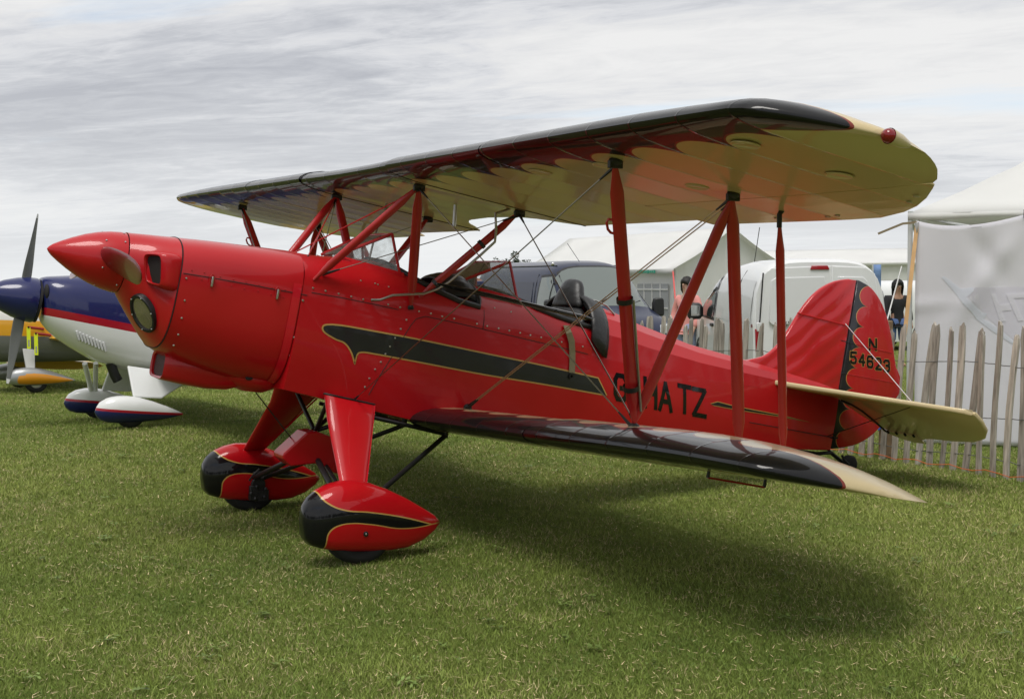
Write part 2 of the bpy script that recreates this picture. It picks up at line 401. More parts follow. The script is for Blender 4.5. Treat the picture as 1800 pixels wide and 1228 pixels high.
# ---- fuselage lines (u forward along the axis, v up, both from the same datum)
VB = [(.10, -.566), (-.7, -.625), (-1.3, -.612), (-2.2, -.548), (-3.24, -.485), (-4.23, -.392)]
WB = [(.10, .325), (-.5, .345), (-1.3, .345), (-1.8, .325), (-2.3, .285), (-3.24, .165), (-4.23, .022)]
VC = [(.10, -.325), (-1.1, -.318), (-1.96, -.312), (-3.2, -.29), (-4.23, -.25)]
WC = [(.10, .36), (-.5, .372), (-1.3, .372), (-1.8, .35), (-2.3, .308), (-3.24, .182), (-4.23, .026)]
VL = [(.10, .0), (-.55, -.011), (-1.04, -.033), (-1.77, -.070), (-2.3, -.076), (-3.2, -.06), (-4.23, -.02)]
WL = [(.10, .345), (-.55, .355), (-1.3, .352), (-1.8, .332), (-2.3, .286), (-3.24, .166), (-4.23, .022)]
VT = [(.10, .187), (-.03, .190), (-.33, .232), (-.5, .238), (-1.0, .215), (-1.2, .215), (-1.5, .24), (-1.85, .275), (-2.05, .262), (-2.29, .215), (-2.78, .150), (-3.45, .118), (-4.23, .06)]
def deck(u, t):
    """deck curve from the top longeron (t=0) to the crown (t=1)"""
    vl, wl, vt = interp(VL, u), interp(WL, u), interp(VT, u)
    a = t*math.pi/2; e = 2/2.35
    return wl*max(math.cos(a), 0)**e, vl+(vt-vl)*math.sin(a)**e
def side_y(u, v):
    vb, vc, vl = interp(VB, u), interp(VC, u), interp(VL, u)
    wb, wc, wl = interp(WB, u), interp(WC, u), interp(WL, u)
    if v <= vl: return float(np.interp(v, [vb, vc*.5+vb*.5, vc, vl*.35+vc*.65, vl], [wb, wc*.5+wb*.5+.002, wc, wl*.35+wc*.65+.004, wl]))
    s = min((v-vl)/(interp(VT, u)-vl), 1); a = math.asin(s**(2.35/2)); return interp(WL, u)*max(math.cos(a), 0)**(2/2.35)
us = [.085, .05, 0, -.1, -.2, -.3, -.42, -.55, -.7, -.85, -1.02, -1.15, -1.3, -1.45, -1.6, -1.72, -1.84, -2.0, -2.15, -2.3, -2.5, -2.75, -3.0, -3.25, -3.5, -3.75, -4.0, -4.235]
secs = []
for u in us:
    vb, vc, vl = interp(VB, u), interp(VC, u), interp(VL, u); wb, wc, wl = interp(WB, u), interp(WC, u), interp(WL, u)
    L = [(wl, vl), (wl*.35+wc*.65+.004, vl*.35+vc*.65), (wc, vc), (wc*.5+wb*.5+.002, vc*.5+vb*.5), (wb, vb), (wb*.5, vb-.006)]
    L = L+[(-a, b) for a, b in L[::-1]]
    secs.append([B(u, a, b) for a, b in L])
part('fuselage_side', MB().loft(secs, closed=False), 'red', smooth=9)
# deck: three pieces with the two cockpit openings between them
EDGE1 = [(-.40, .99), (-.44, .80), (-.50, .60), (-.60, .44), (-.72, .33), (-.86, .26), (-1.0, .25)]
EDGE2 = [(-1.16, .99), (-1.22, .78), (-1.30, .58), (-1.42, .44), (-1.56, .36), (-1.70, .31), (-1.83, .28)]
def tmax(u):
    if -1.005 <= u <= -.40: return interp(EDGE1, u)
    if -1.835 <= u <= -1.16: return interp(EDGE2, u)
    return 1.0
def deck_piece(name, uu, K=10, facet=False, tm=None):
    for s in (1, -1): pass
    mb = MB()
    for s in (1, -1):
        rows = []
        for u in uu:
            T = (tm or tmax)(u)
            rows.append([B(u, s*a, b) for a, b in (deck(u, T*k/K) for k in range(K+1))])
        mb.loft(rows, closed=False, cap0=False, cap1=False)
    return part(name, mb, 'red', smooth=12 if facet else 40)
deck_piece('front_deck', [.085, .05, 0, -.1, -.2, -.3, -.36, -.40, -.44, -.47, -.50, -.55, -.60, -.66, -.72, -.79, -.86, -.93, -1.0])
deck_piece('middle_deck', [-1.0, -1.02, -1.06, -1.1, -1.16, -1.19, -1.22, -1.26, -1.30, -1.36, -1.42, -1.49, -1.56, -1.63, -1.70, -1.77, -1.83], tm=lambda u: 1.0 if u > -1.16 else tmax(u))
deck_piece('turtle_deck', [-1.83, -1.86, -1.95, -2.05, -2.15, -2.29, -2.5, -2.78, -3.1, -3.45, -3.8, -4.235], K=4, facet=True, tm=lambda u: 1.0)
# cockpit tubs, rims
tub = MB()
for u0, u1 in ((-.38, -1.0), (-1.18, -1.83)):
    tub.box(B((u0+u1)/2, 0, -.40), (abs(u1-u0)+.06, .62, .02), Matrix.Rotation(-PITCH, 3, 'Y'))
    for u in (u0, u1): tub.box(B(u, 0, -.20), (.02, .60, .42), Matrix.Rotation(-PITCH, 3, 'Y'))
part('cockpit_tub', tub, 'dark', smooth=0)
def rim(name, E, close_front=True):
    pts = []
    for u, t in E: a, b = deck(u, t); pts.append((u, a, b))
    uu = E[-1][0]
    back = [(uu-.005, deck(uu, t)[0], deck(uu, t)[1]) for t in np.linspace(E[-1][1], 1, 7)]
    loop = [B(u, a, b+.004) for u, a, b in pts]+[B(u, a, b+.004) for u, a, b in back[1:]]
    full = loop+[Vector((p.x, -p.y, p.z)) for p in loop[-2::-1]]
    return part(name, MB().path(full, .018, 8), 'leather', smooth=60)
rim('cockpit_rim', EDGE1); rim('cockpit_rim', EDGE2)
# quilted cover at the back of the front cockpit
mb = MB(); K = 9
rows = []
for i, uu in enumerate((-.80, -.86, -.94, -1.0, -1.03)):
    lift = (.0, .045, .06, .035, -.02)[i]; row = []
    for k in range(-K, K+1):
        t = 1-abs(k)/K*.80; a, b = deck(-1.0, max(t, .26)); w = 1.0-.25*(1-i/4)
        row.append(B(uu, (a if k >= 0 else -a)*w if k else 0, b+lift*(.6+.4*abs(math.cos(k*1.2)))+.004))
    rows.append(row)
mb.loft(rows, closed=False, cap0=False, cap1=False)
o = part('seat_cover', mb, 'leather', smooth=60); s = o.modifiers.new('s', 'SOLIDIFY'); s.thickness = .02; m_ = o.modifiers.new('b', 'SUBSURF'); m_.levels = m_.render_levels = 1
# rear seat: padded back and headrest wrapped over the deck edge
def pad(name, rows, m='leather', sub=2, parent=None):
    return part(name, MB().loft(rows), m, parent, smooth=60, sub=sub)
def oval(u, w, v, du, n=14, top=False):
    return [B(u+du*math.cos(2*math.pi*j/n), w*math.sin(2*math.pi*j/n), v) for j in range(n)]
pad('rear_seat_back', [oval(-1.74, .24, -.25, .05), oval(-1.76, .265, -.05, .055), oval(-1.78, .27, .09, .06), oval(-1.80, .23, .17, .06), oval(-1.81, .16, .22, .055), oval(-1.815, .06, .235, .03)])
hr = pad('headrest', [oval(-1.80, .175, .20, .055), oval(-1.81, .165, .25, .065), oval(-1.815, .13, .31, .065), oval(-1.82, .105, .365, .055), oval(-1.822, .075, .395, .04), oval(-1.823, .02, .402, .015)])
mb = MB(); rows = []
for uu, t0, lift in ((-1.80, .10, .02), (-1.84, .04, .022), (-1.90, -.02, .014), (-1.935, .0, .004)):
    row = []
    for k in range(-10, 11):
        t = 1-(1-max(t0, .0))*abs(k)/10; a, b = deck(uu, max(t, 0)); row.append(B(uu, (1 if k >= 0 else -1)*(a+lift*.6) if k else 0, b+lift))
    rows.append(row)
mb.loft(rows, closed=False, cap0=False, cap1=False)
o = part('leather_collar', mb, 'leather', smooth=60); s = o.modifiers.new('s', 'SOLIDIFY'); s.thickness = .018; s.offset = 1
# seat strap hanging over the cockpit edge
def ribbon(pts, w, th, side):
    mb = MB(); side = Vector(side).normalized(); secs = []
    pts = [Vector(p) for p in pts]
    for i, p in enumerate(pts):
        t = (pts[min(i+1, len(pts)-1)]-pts[max(i-1, 0)]).normalized(); s_ = (side-t*side.dot(t)).normalized(); nn = t.cross(s_)
        secs.append([p+s_*w/2+nn*th/2, p-s_*w/2+nn*th/2, p-s_*w/2-nn*th/2, p+s_*w/2-nn*th/2])
    return mb.loft(secs)
def onside(px, py, off=.006):
    y = .36
    for _ in range(10): q = bY(px, py, y); y = .5*y+.5*(side_y(q[0], q[2])+off)
    q = bY(px, py, y); return q
q = [onside(a, b, c) for a, b, c in ((995, 572, .01), (1000, 585, .03), (1005, 600, .018), (1006, 620, .010), (1006, 640, .008), (1005, 655, .008))]
sb = part('seat_strap', ribbon([B(*k) for k in q], .042, .004, B(-1, 0, 0)-B(0, 0, 0)), 'webbing', smooth=0)
q2 = onside(1004, 661, .01); mb = MB(); mb.lathe([(-.004, .016), (.004, .016), (.004, .009), (-.004, .009), (-.004, .016)], B(*q2), (0, 1, 0), 14); part('strap_ring', mb, 'black_matt', sb)

# ---- sheet-metal fixings
def screws(pixels, name, r=.0065, m='steel', off=.001, parent=None, yfun=None):
    me = None
    for px, py in pixels:
        q = (yfun or onside)(px, py)
        if me is None: me = MB().ball((0, 0, 0), r, 8, 4, (1, .55, 1)).mesh(name, MT[m])
        o = bpy.data.objects.new(name, me); col.objects.link(o); o.parent = parent or plane; o.location = B(q[0], q[1]-.005+off, q[2])
screws([(551, 506), (573, 511), (596, 516), (618, 521), (639, 526), (683, 535), (704, 540), (737, 547), (758, 551), (778, 556), (799, 560), (839, 569), (857, 573), (877, 577), (896, 581), (915, 585), (933, 589), (952, 593), (988, 601), (1025, 609)], 'deck_screw', .006)
screws([(715, 562), (705, 578), (695, 594), (686, 609), (678, 622), (670, 636), (660, 649), (650, 665), (642, 680)], 'panel_screw', .006)
screws([(660, 498), (684, 504), (635, 493), (665, 500), (870, 541), (899, 548)], 'deck_screw', .005)

def side_seam(pixels): return part('panel_seam', MB().path([B(*onside(x, y, .0006)) for x, y in pixels], .0022, 5), 'dark')
side_seam([(548, 514), (600, 523), (650, 533), (700, 544)]); side_seam([(748, 556), (800, 567), (860, 581), (920, 595), (980, 609), (1033, 622)])
side_seam([(748, 556), (732, 560), (722, 572), (712, 588), (700, 608), (688, 628), (674, 650), (658, 676), (648, 694)])
side_seam([(851, 545), (851, 562), (849, 578)])
# ---- black stripe and lettering
def decal(name, polys, m, off, parent=None, sgn=1):
    mb = MB(); bm = bmesh.new()
    for k, P in enumerate(polys):
        vs = [bm.verts.new((p[0], off+k*.00012, p[1])) for p in P]
        try: bm.faces.new(vs)
        except ValueError: pass
    us_ = [v.co.x for v in bm.verts]
    a, b = min(us_), max(us_); k = a
    step = .05
    while k < b:
        k += step
        bmesh.ops.bisect_plane(bm, geom=bm.verts[:]+bm.edges[:]+bm.faces[:], plane_co=(k, 0, 0), plane_no=(1, 0, 0))
    for kv in (-.44, -.39, -.35, -.327, -.322, -.317, -.312, -.307, -.300, -.25, -.2, -.15, -.1):
        bmesh.ops.bisect_plane(bm, geom=bm.verts[:]+bm.edges[:]+bm.faces[:], plane_co=(0, 0, kv), plane_no=(0, 0, 1))
    bmesh.ops.triangulate(bm, faces=bm.faces[:])
    for v in bm.verts:
        u, o_, w = v.co; v.co = B(u, sgn*(side_y(u, w)+o_), w)
    me = bpy.data.meshes.new(name); bm.to_mesh(me); bm.free(); me.materials.append(MT[m])
    return obj(name, me, None, parent or plane)
def smoothline(pts, n=6):
    out = []; P = [np.array(p) for p in pts]
    for i in range(len(P)-1):
        p0, p1, p2, p3 = P[max(i-1, 0)], P[i], P[i+1], P[min(i+2, len(P)-1)]
        for k in range(n):
            t = k/n; out.append(.5*((2*p1)+(-p0+p2)*t+(2*p0-5*p1+4*p2-p3)*t*t+(-p0+3*p1-3*p2+p3)*t**3))
    out.append(P[-1]); return out
top = [(1052, 664), (960, 643), (850, 620), (740, 597), (660, 582), (610, 573), (585, 570)]
nose = [(585, 570), (571, 571), (567, 577), (572, 585), (590, 596), (606, 603), (617, 618), (624, 640)]
low = [(624, 640), (628, 624), (636, 619), (660, 622), (740, 637), (850, 658), (960, 676), (1067, 695)]
def uvl(L): return [onside(x, y, .004)[[0, 2]] for x, y in L]
outline = smoothline(uvl(top))[:-1]+smoothline(uvl(nose), 8)[:-1]+smoothline(uvl(low))
c = np.mean(outline, 0)
def inset(loop, d):
    P = [np.array(p) for p in loop]; n = len(P); out = []
    ar = sum(P[i][0]*P[(i+1) % n][1]-P[(i+1) % n][0]*P[i][1] for i in range(n)); sg = 1 if ar > 0 else -1
    for i in range(n):
        t = P[(i+1) % n]-P[i-1]; t /= np.linalg.norm(t)+1e-9; out.append(P[i]+sg*d*np.array([-t[1], t[0]]))
    return out
for sgn in (1, -1):
    g = decal('fuselage_stripe', [inset(outline, -.004)], 'decal_gold', .0015, sgn=sgn)
    decal('stripe_black', [inset(outline, .005)], 'decal_black', .003, g, sgn)
spear = [(1249, 709), (1262, 705), (1292, 713), (1375, 729), (1425, 742), (1375, 733), (1292, 720), (1255, 713)]
sp2 = uvl(spear)
g = decal('tail_spear', [sp2], 'decal_gold', .0015); decal('spear_black', [inset(sp2, .005)], 'decal_black', .003, g)
# letters drawn as strokes on a 1 x 1 cell
STROKE = {
 'G': ['1,.80 .80,1 .2,1 0,.8 0,.2 .2,0 .8,0 1,.2 1,.48 .55,.48'], 'H': ['0,0 0,1', '1,0 1,1', '0,.5 1,.5'],
 'A': ['0,0 .5,1 1,0', '.2,.3 .8,.3'], 'T': ['0,1 1,1', '.5,1 .5,0'], 'Z': ['0,1 1,1 0,0 1,0'], '-': ['0,.5 1,.5'],
 'N': ['0,0 0,1 1,0 1,1'], '5': ['1,1 .05,1 0,.56 .7,.6 1,.42 1,.18 .8,0 .2,0 0,.16'], '4': ['.78,0 .78,1 0,.3 1,.3'],
 '6': ['1,.84 .8,1 .2,1 0,.8 0,.2 .2,0 .8,0 1,.2 1,.42 .8,.56 .2,.56 0,.42'], '2': ['0,.82 .2,1 .8,1 1,.8 1,.62 0,0 1,0'],
 '3': ['0,.84 .2,1 .8,1 1,.8 .95,.6 .7,.53 .45,.53', '.7,.53 1,.4 1,.2 .8,0 .2,0 0,.16'],
 'V': ['0,1 .5,0 1,1'], '0': ['.2,0 .8,0 1,.2 1,.8 .8,1 .2,1 0,.8 0,.2 .2,0'], 'Y': ['0,1 .5,.5 1,1', '.5,.5 .5,0']}
def strokes(ch, w, h, th):
    """list of quads (x, y) inside w x h"""
    out = []
    for L in STROKE[ch]:
        P = [np.array([float(k) for k in q.split(',')]) for q in L.split()]
        P = [np.array([th/2+p[0]*(w-th), th/2+p[1]*(h-th)]) for p in P]
        for i in range(len(P)-1):
            a, b = P[i], P[i+1]; t = (b-a)/np.linalg.norm(b-a); nn = np.array([-t[1], t[0]])*th/2
            a2 = a-t*(th*.5 if i == 0 else th*.28); b2 = b+t*(th*.5 if i == len(P)-2 else th*.28)
            out.append([a2-nn, b2-nn, b2+nn, a2+nn])
    return out
for ch, x0, x1, yt, yb in (('G', 1079, 1105, 656, 706), ('-', 1112, 1126, 664, 716), ('H', 1132, 1157, 663, 719), ('A', 1158, 1184, 669, 724), ('T', 1192, 1217, 675, 728), ('Z', 1217, 1244, 681, 734)):
    a = onside((x0+x1)/2, yb); b_ = onside((x0+x1)/2, yt); l = onside(x0, (yt+yb)/2); r_ = onside(x1, (yt+yb)/2)
    h, w = b_[2]-a[2], l[0]-r_[0]; th = .030 if ch != '-' else .03
    slant = (b_[0]-a[0])/h
    polys = [[(l[0]-p[0]+(p[1]/h-.5)*(b_[0]-a[0]), a[2]+p[1]) for p in Q] for Q in strokes(ch, w, h, th)]
    decal('fuselage_letter', polys, 'black', .002)

# ---- engine cowling
CT = [(.10, .187), (.3, .170), (.55, .148), (.80, .122), (.90, .112), (.96, .105)]
CB = [(.10, -.566), (.3, -.568), (.5, -.545), (.65, -.51), (.75, -.46), (.85, -.36), (.92, -.28), (.97, -.215)]
CWd = [(.10, .350), (.3, .345), (.55, .340), (.735, .328), (.78, .288), (.84, .228), (.90, .190), (.97, .160)]
def csec(u, n=48, grow=0):
    vt, vb, w = interp(CT, u)+grow, interp(CB, u)-grow, interp(CWd, u)+grow
    k = min(max((.97-u)/.3, 0), 1)
    ex = 2/(2+1.15*k); vm = -.10 if u < .7 else -.10+(u-.7)/.27*.045
    out = []
    for j in range(n):
        a = 2*math.pi*j/n; c_, s_ = math.cos(a), math.sin(a)
        y = w*math.copysign(abs(c_)**ex, c_); v = vm+(vt-vm if s_ > 0 else vm-vb)*math.copysign(abs(s_)**ex, s_)
        out.append(B(u, y, v))
    return out
def csurf(u, v, grow=0):
    """half width of the cowl at (u, v)"""
    vt, vb, w = interp(CT, u)+grow, interp(CB, u)-grow, interp(CWd, u)+grow; k = min(max((.97-u)/.3, 0), 1); ex = 2/(2+1.15*k)
    vm = -.10 if u < .7 else -.10+(u-.7)/.27*.045
    s_ = min(abs(v-vm)/(vt-vm if v > vm else vm-vb), 1); s_ = s_**(1/ex)
    return w*max(1-s_*s_, 0)**(.5*ex)
def oncowl(px, py, off=.004):
    y = .3
    for _ in range(14): q = bY(px, py, y); y = .5*y+.5*(csurf(q[0], q[2])+off)
    return bY(px, py, y)
cow = part('engine_cowl', MB().loft([csec(u) for u in (.088, .15, .25, .35, .45, .55, .65, .735)], cap0=False, cap1=False), 'red_cowl', smooth=50)
# nose bowl with a cooling inlet on each side of the spinner
bowl_us = [.742, .78, .82, .86, .90, .935, .955, .97]
bowl = part('nose_bowl', MB().loft([csec(u, grow=.001) for u in bowl_us]+[[B(.955, p[0]*.9, -.055+p[1]*.9) for p in [(.17*math.cos(2*math.pi*j/48), .16*math.sin(2*math.pi*j/48)) for j in range(48)]]], cap0=False, cap1=True), 'red_cowl', smooth=50)
def inlet(s):
    it, ot, ob, ib = (np.array(bY(*k)) for k in ((252, 446, .205), (283, 448, .318), (282, 502, .318), (256, 495, .205)))
    n = 28
    def ring(k, du, dy=0, dv=0, r=.42):
        out = []
        for j in range(n):
            a = 2*math.pi*j/n; c_, s_ = math.cos(a), math.sin(a)
            p = .5+.5*k*math.copysign(abs(c_)**r, c_); q = .5+.5*k*math.copysign(abs(s_)**r, s_)
            w = (ib*(1-p)+ob*p)*(1-q)+(it*(1-p)+ot*p)*q
            out.append(B(w[0]+du, s*(w[1]+dy), w[2]+dv))
        return out
    mb = MB().loft([ring(1.22, -.22, -.12, .0), ring(1.29, -.145, -.05), ring(1.31, -.095, -.012), ring(1.26, -.05, .004), ring(1.20, -.025, .008), ring(1.10, -.003), ring(1.0, .002), ring(.94, -.010), ring(.90, -.05, -.03), ring(.86, -.12, -.05)], cap0=False, cap1=False)
    o = part('cooling_inlet', mb, 'red_cowl', bowl, smooth=70, sub=1)
    part('inlet_shade_plate', MB().loft([ring(.97, -.018, -.008), ring(.97, -.024, -.008)]), 'dark', o, smooth=0)  # dark plate just inside the mouth, its colour stands in for the inlet's shade
for s in (1, -1): inlet(s)
# landing light let into the bowl
ql = oncowl(252, 549, .0)
e1 = np.array(oncowl(247, 517, 0)); e2 = np.array(oncowl(258, 581, 0)); e3 = np.array(oncowl(232, 540, 0)); e4 = np.array(oncowl(274, 560, 0))
cen = (e1+e2+e3+e4)/4+np.array([.006, .016, -.004]); va, vb_ = Vector((e1-e2)/2), Vector((e4-e3)/2)
cb = B(*cen); va = B(*va)-B(0, 0, 0); vb_ = B(*vb_)-B(0, 0, 0); nrm = va.cross(vb_).normalized()
if nrm.y < 0: nrm = -nrm
def ell(k, off, n=28): return [cb+va*(k*math.cos(2*math.pi*j/n))+vb_*(k*math.sin(2*math.pi*j/n))+nrm*off for j in range(n)]
lt = part('landing_light', MB().loft([ell(1.0, -.02), ell(1.0, .006), ell(.97, .012), ell(.84, .012), ell(.80, .006), ell(.80, -.02)], cap0=False, cap1=False), 'black_matt', smooth=40)
MT['lens'] = mat('lamp_lens', (.34, .29, .25), .16, metal=.7, coat=1)
part('lens', MB().loft([ell(.82, .004), ell(.6, .008), ell(.3, .012), ell(.05, .014)], cap0=False), 'lens', lt, smooth=60)
for j in range(6):
    p = cb+va*(.91*math.cos(j*math.pi/3+.2))+vb_*(.91*math.sin(j*math.pi/3+.2))+nrm*.013
    part('lamp_screw', MB().ball(p, .0045, 6, 4), 'steel', lt)
# oil-cooler scoop under the cowl
def scoop():
    def rs(u, w, vt, vb, n=20, r=.45):
        vm, hh = (vt+vb)/2, (vt-vb)/2
        return [B(u, w*math.copysign(abs(math.cos(a))**r, math.cos(a)), vm+hh*math.copysign(abs(math.sin(a))**r, math.sin(a))) for a in [2*math.pi*j/n for j in range(n)]]
    R_ = [rs(.680, .125, -.490, -.61), rs(.686, .138, -.478, -.622), rs(.665, .143, -.466, -.628), rs(.56, .148, -.46, -.636), rs(.44, .148, -.46, -.640), rs(.32, .142, -.47, -.628), rs(.22, .125, -.5, -.59)]
    o = part('oil_cooler_scoop', MB().loft([rs(.62, .118, -.495, -.605)]+R_, cap0=False), 'red_cowl', smooth=50)
    MT['mesh_screen'] = mat('dark_red_mesh', (.07, .02, .02), .7, bump=.01, bscale=160)
    part('scoop_mesh', MB().loft([rs(.668, .124, -.491, -.609), rs(.666, .124, -.491, -.609)]), 'mesh_screen', o, smooth=0)
scoop()
# belly blister with the exhaust hole, drain pipe
part('belly_blister', MB().loft([[B(u, w*math.cos(2*math.pi*j/16)+.05, -.545+h*math.sin(2*math.pi*j/16)) for j in range(16)] for u, w, h in ((.40, .01, .01), (.33, .10, .05), (.22, .15, .075), (.12, .15, .07), (.05, .10, .04), (.0, .02, .01))]), 'red_cowl', smooth=60)
part('breather_wire', MB().path([B(.14, .05, -.61), aY(450, 690, .05), aY(545, 812, .0)], .0035, 6), 'black_matt')
q = oncowl(438, 664); part('drain_hole', MB().ball(B(*q), .022, 12, 6, (1, .25, .6)), 'dark')
# seams, straps, latches
def seam(name, pixels, fn, r=.0022, m='dark', parent=None): return part(name, MB().path([B(*fn(x, y)) for x, y in pixels], r, 5), m, parent or cow)
oc = lambda x, y: oncowl(x, y, .0005)
seam('cowl_seam', [(322, 480), (360, 486), (400, 493), (440, 500), (480, 508), (515, 514), (540, 519)], oc)
def ringseam(u, grow, r, name, m, sl): return part(name, MB().path([csec(u, 96, grow)[j % 96] for j in sl], r, 5), m, cow)
ringseam(.7385, .0015, .0025, 'bowl_seam', 'dark', range(-34, 83))
# bright red strap over the firewall joint
st = MB(); sec0, sec1 = csec(.085, 96, .004), csec(.042, 96, .006)
part('firewall_strap', MB().loft([[csec(u, 96, .0055)[j % 96] for j in range(-25, 4)] for u in (.140, .118, .095)], closed=False, cap0=False, cap1=False), 'red_tape', smooth=60)
def onc5(px, py): q = oncowl(px, py, .006); return q
screws([(533, 528), (526, 561), (518, 593), (511, 625), (504, 655)], 'strap_screw', .0075, parent=cow, yfun=onc5)
screws([(328, 489), (325, 528), (320, 559), (314, 588), (306, 607), (525, 515), (522, 526)], 'cowl_screw', .006, parent=cow, yfun=onc5)
screws([(338, 475), (360, 479), (388, 486), (411, 491), (433, 495), (456, 500), (479, 505), (502, 509), (355, 491), (407, 502), (430, 507), (454, 511), (477, 517), (499, 522)], 'cowl_rivet', .004, m='red_strut', parent=cow, yfun=onc5)
for px, py in ((373, 495), (488, 517)):
    q = oncowl(px, py, .008); lo = B(*q)
    l_ = part('latch', MB().box(lo, (.012, .012, .055), Matrix.Rotation(-PITCH, 3, 'Y')), 'steel', cow, bevel=.003)
    part('latch_wire', MB().path([lo+Vector((.013, .004, -.0)), lo+Vector((.012, .006, .028)), lo+Vector((0, .006, .038)), lo+Vector((-.012, .006, .028)), lo+Vector((-.013, .004, 0))], .003, 6), 'red_strut', l_)

# ---- spinner and propeller
axf = B(1, 0, 0)-B(0, 0, 0); O = B(.975, 0, -.058)
spn = part('spinner', MB().lathe([(-.005, .150), (0, .160), (.03, .159), (.08, .151), (.14, .135), (.20, .112), (.26, .082), (.31, .053), (.345, .030), (.362, .014), (.370, .001)], O, axf, 40), 'red_cowl', smooth=60)
part('spinner_backplate', MB().lathe([(-.022, .13), (-.022, .150), (-.007, .152), (-.005, .1)], O, axf, 40), 'dark', spn)
for k in range(12):
    a = 2*math.pi*k/12+.2; p = O+axf*.018+(Vector((0, math.cos(a), 0))+(B(0, 0, 1)-B(0, 0, 0))*math.sin(a))*.160
    part('spinner_screw', MB().ball(p, .0055, 8, 4), 'steel', spn)
    if k % 2: p = O+axf*.11+(Vector((0, math.cos(a), 0))+(B(0, 0, 1)-B(0, 0, 0))*math.sin(a))*.1445; part('spinner_screw', MB().ball(p, .0055, 8, 4), 'steel', spn)
upv = B(0, 0, 1)-B(0, 0, 0)
def blade(s, parent, m):
    mb = MB(); secs = []
    for t, w, th, tw in ((.09, .12, .085, 52), (.14, .15, .075, 48), (.22, .175, .060, 44), (.34, .18, .046, 38), (.48, .172, .034, 32), (.62, .15, .024, 26), (.73, .115, .016, 22), (.79, .07, .010, 20), (.81, .02, .005, 18)):
        a = RAD(tw); ch = (upv*math.cos(a)*s+axf*math.sin(a)); tn = (axf*math.cos(a)-upv*math.sin(a)*s)
        c0 = O+axf*.075+Vector((0, s*t, 0))+upv*(-.10*t+.015)
        secs.append([c0+ch*(w/2*math.cos(2*math.pi*j/16))+tn*(th/2*math.sin(2*math.pi*j/16)) for j in range(16)])
    return part('propeller_blade', mb.loft(secs), m, parent, smooth=60)
blade(1, spn, 'dark_red'); blade(-1, spn, 'dark_red')

# ---- wings
AF = [(0, .035, .035), (.006, .048, .024), (.0125, .0545, .0193), (.025, .065, .0147), (.05, .079, .0093), (.1, .096, .0042), (.2, .1136, .0003), (.3, .117, 0), (.4, .114, 0), (.5, .1052, 0), (.6, .0915, 0), (.7, .0735, 0), (.8, .0522, 0), (.9, .028, 0), (1, .004, 0)]
def aft(s): return float(np.interp(s, [a[0] for a in AF], [a[1] for a in AF]))
def afb(s): return float(np.interp(s, [a[0] for a in AF], [a[2] for a in AF]))
SS = [0, .006, .0125, .025, .05, .1, .2, .3, .4, .5, .6, .7, .8, .9, 1]
def wsec(y, le, te, vb, u0, u1, sgn, c0=1.39):
    c = le-te; s0, s1 = (le-u0)/c, (le-u1)/c
    s0, s1 = max(s0, 0), min(max(s1, .02), 1)
    ss = [s0+(s1-s0)*(k if s0 > 0 else k) for k in ([0, .15, .35, .6, .8, 1] if s0 > 0 else SS)]
    base = vb+(1-min(c/c0, 1))*(.03 if vb > 0 else .0)
    th = c*.9+.03 if c < .6 else c
    top = [B(le-c*s, sgn*y, base+aft(s)*th) for s in ss]; bot = [B(le-c*s, sgn*y, base+afb(s)*th-(0 if afb(s) else .0)) for s in ss]
    return top+bot[::-1] if s0 > 0 else top+bot[:0:-1]
def wing_mat(name, ule, tipy, frames):
    m = mat(name, CREAM, .36, coat=.6, spec=.15, coat_r=.025); nt, b = nodes_of(m)
    x, y, z = xyz(nt); z = z-1.4; u = x*cp+z*sp_; ya = y.abs()
    d = ule-u; w = ((ya-1.118)/.289+8).frac()*2-1
    sc = .155+.17*(1-((1-w*w).mx(0)).sqrt())
    tip = .150+((ya-(tipy-.375)).mx(0)*frames)
    e = ya.gt(tipy-.375); bd = sc*(1-e)+tip*e
    blk = d.lt(bd); gl = (d-bd).abs().lt(.005)
    c_ = layered(nt, CREAM, [(blk, BLACK), (gl, (.20, .03, .02))])
    nt.links.new(c_, b.inputs['Base Color']); nt.links.new(((1-blk)*.06+.03).s, b.inputs['Coat Roughness'])
    # rib tapes and a light sag of the cloth between the ribs
    tape = (1-((w.abs()-1).abs()/.055)).clamp()
    sag = (w*w)*.35
    n = nt.nodes.new('ShaderNodeTexNoise'); n.inputs['Scale'].default_value = 3.5
    h = tape*.45+sag*.9+X(nt, n.outputs[0])*.6
    bp = nt.nodes.new('ShaderNodeBump'); bp.inputs['Distance'].default_value = .0022; nt.links.new(h.s, bp.inputs['Height']); nt.links.new(bp.outputs[0], b.inputs['Normal']); nt.links.new(bp.outputs[0], b.inputs['Coat Normal'])
    return m
ULE = [(0, -.13), (3.42, -.13), (3.48, -.148), (3.53, -.19), (3.58, -.25), (3.62, -.31), (3.66, -.375), (3.695, -.45), (3.72, -.52), (3.74, -.60)]
UTE = [(1.66, -1.53), (2.3, -1.55), (2.6, -1.555), (2.80, -1.545), (3.0, -1.47), (3.14, -1.39), (3.28, -1.285), (3.42, -1.16), (3.54, -1.045), (3.62, -.95), (3.68, -.86), (3.72, -.77), (3.74, -.66)]
YS = [1.66, 1.8, 2.1, 2.4, 2.6, 2.8, 3.0, 3.14, 3.28, 3.42, 3.48, 3.53, 3.58, 3.62, 3.66, 3.695, 3.72, 3.74]
MT['upper_wing'] = wing_mat('upper_wing_cloth', -.13, 3.80, .62); MT['lower_wing'] = wing_mat('lower_wing_cloth', -.68, 3.40, .42)
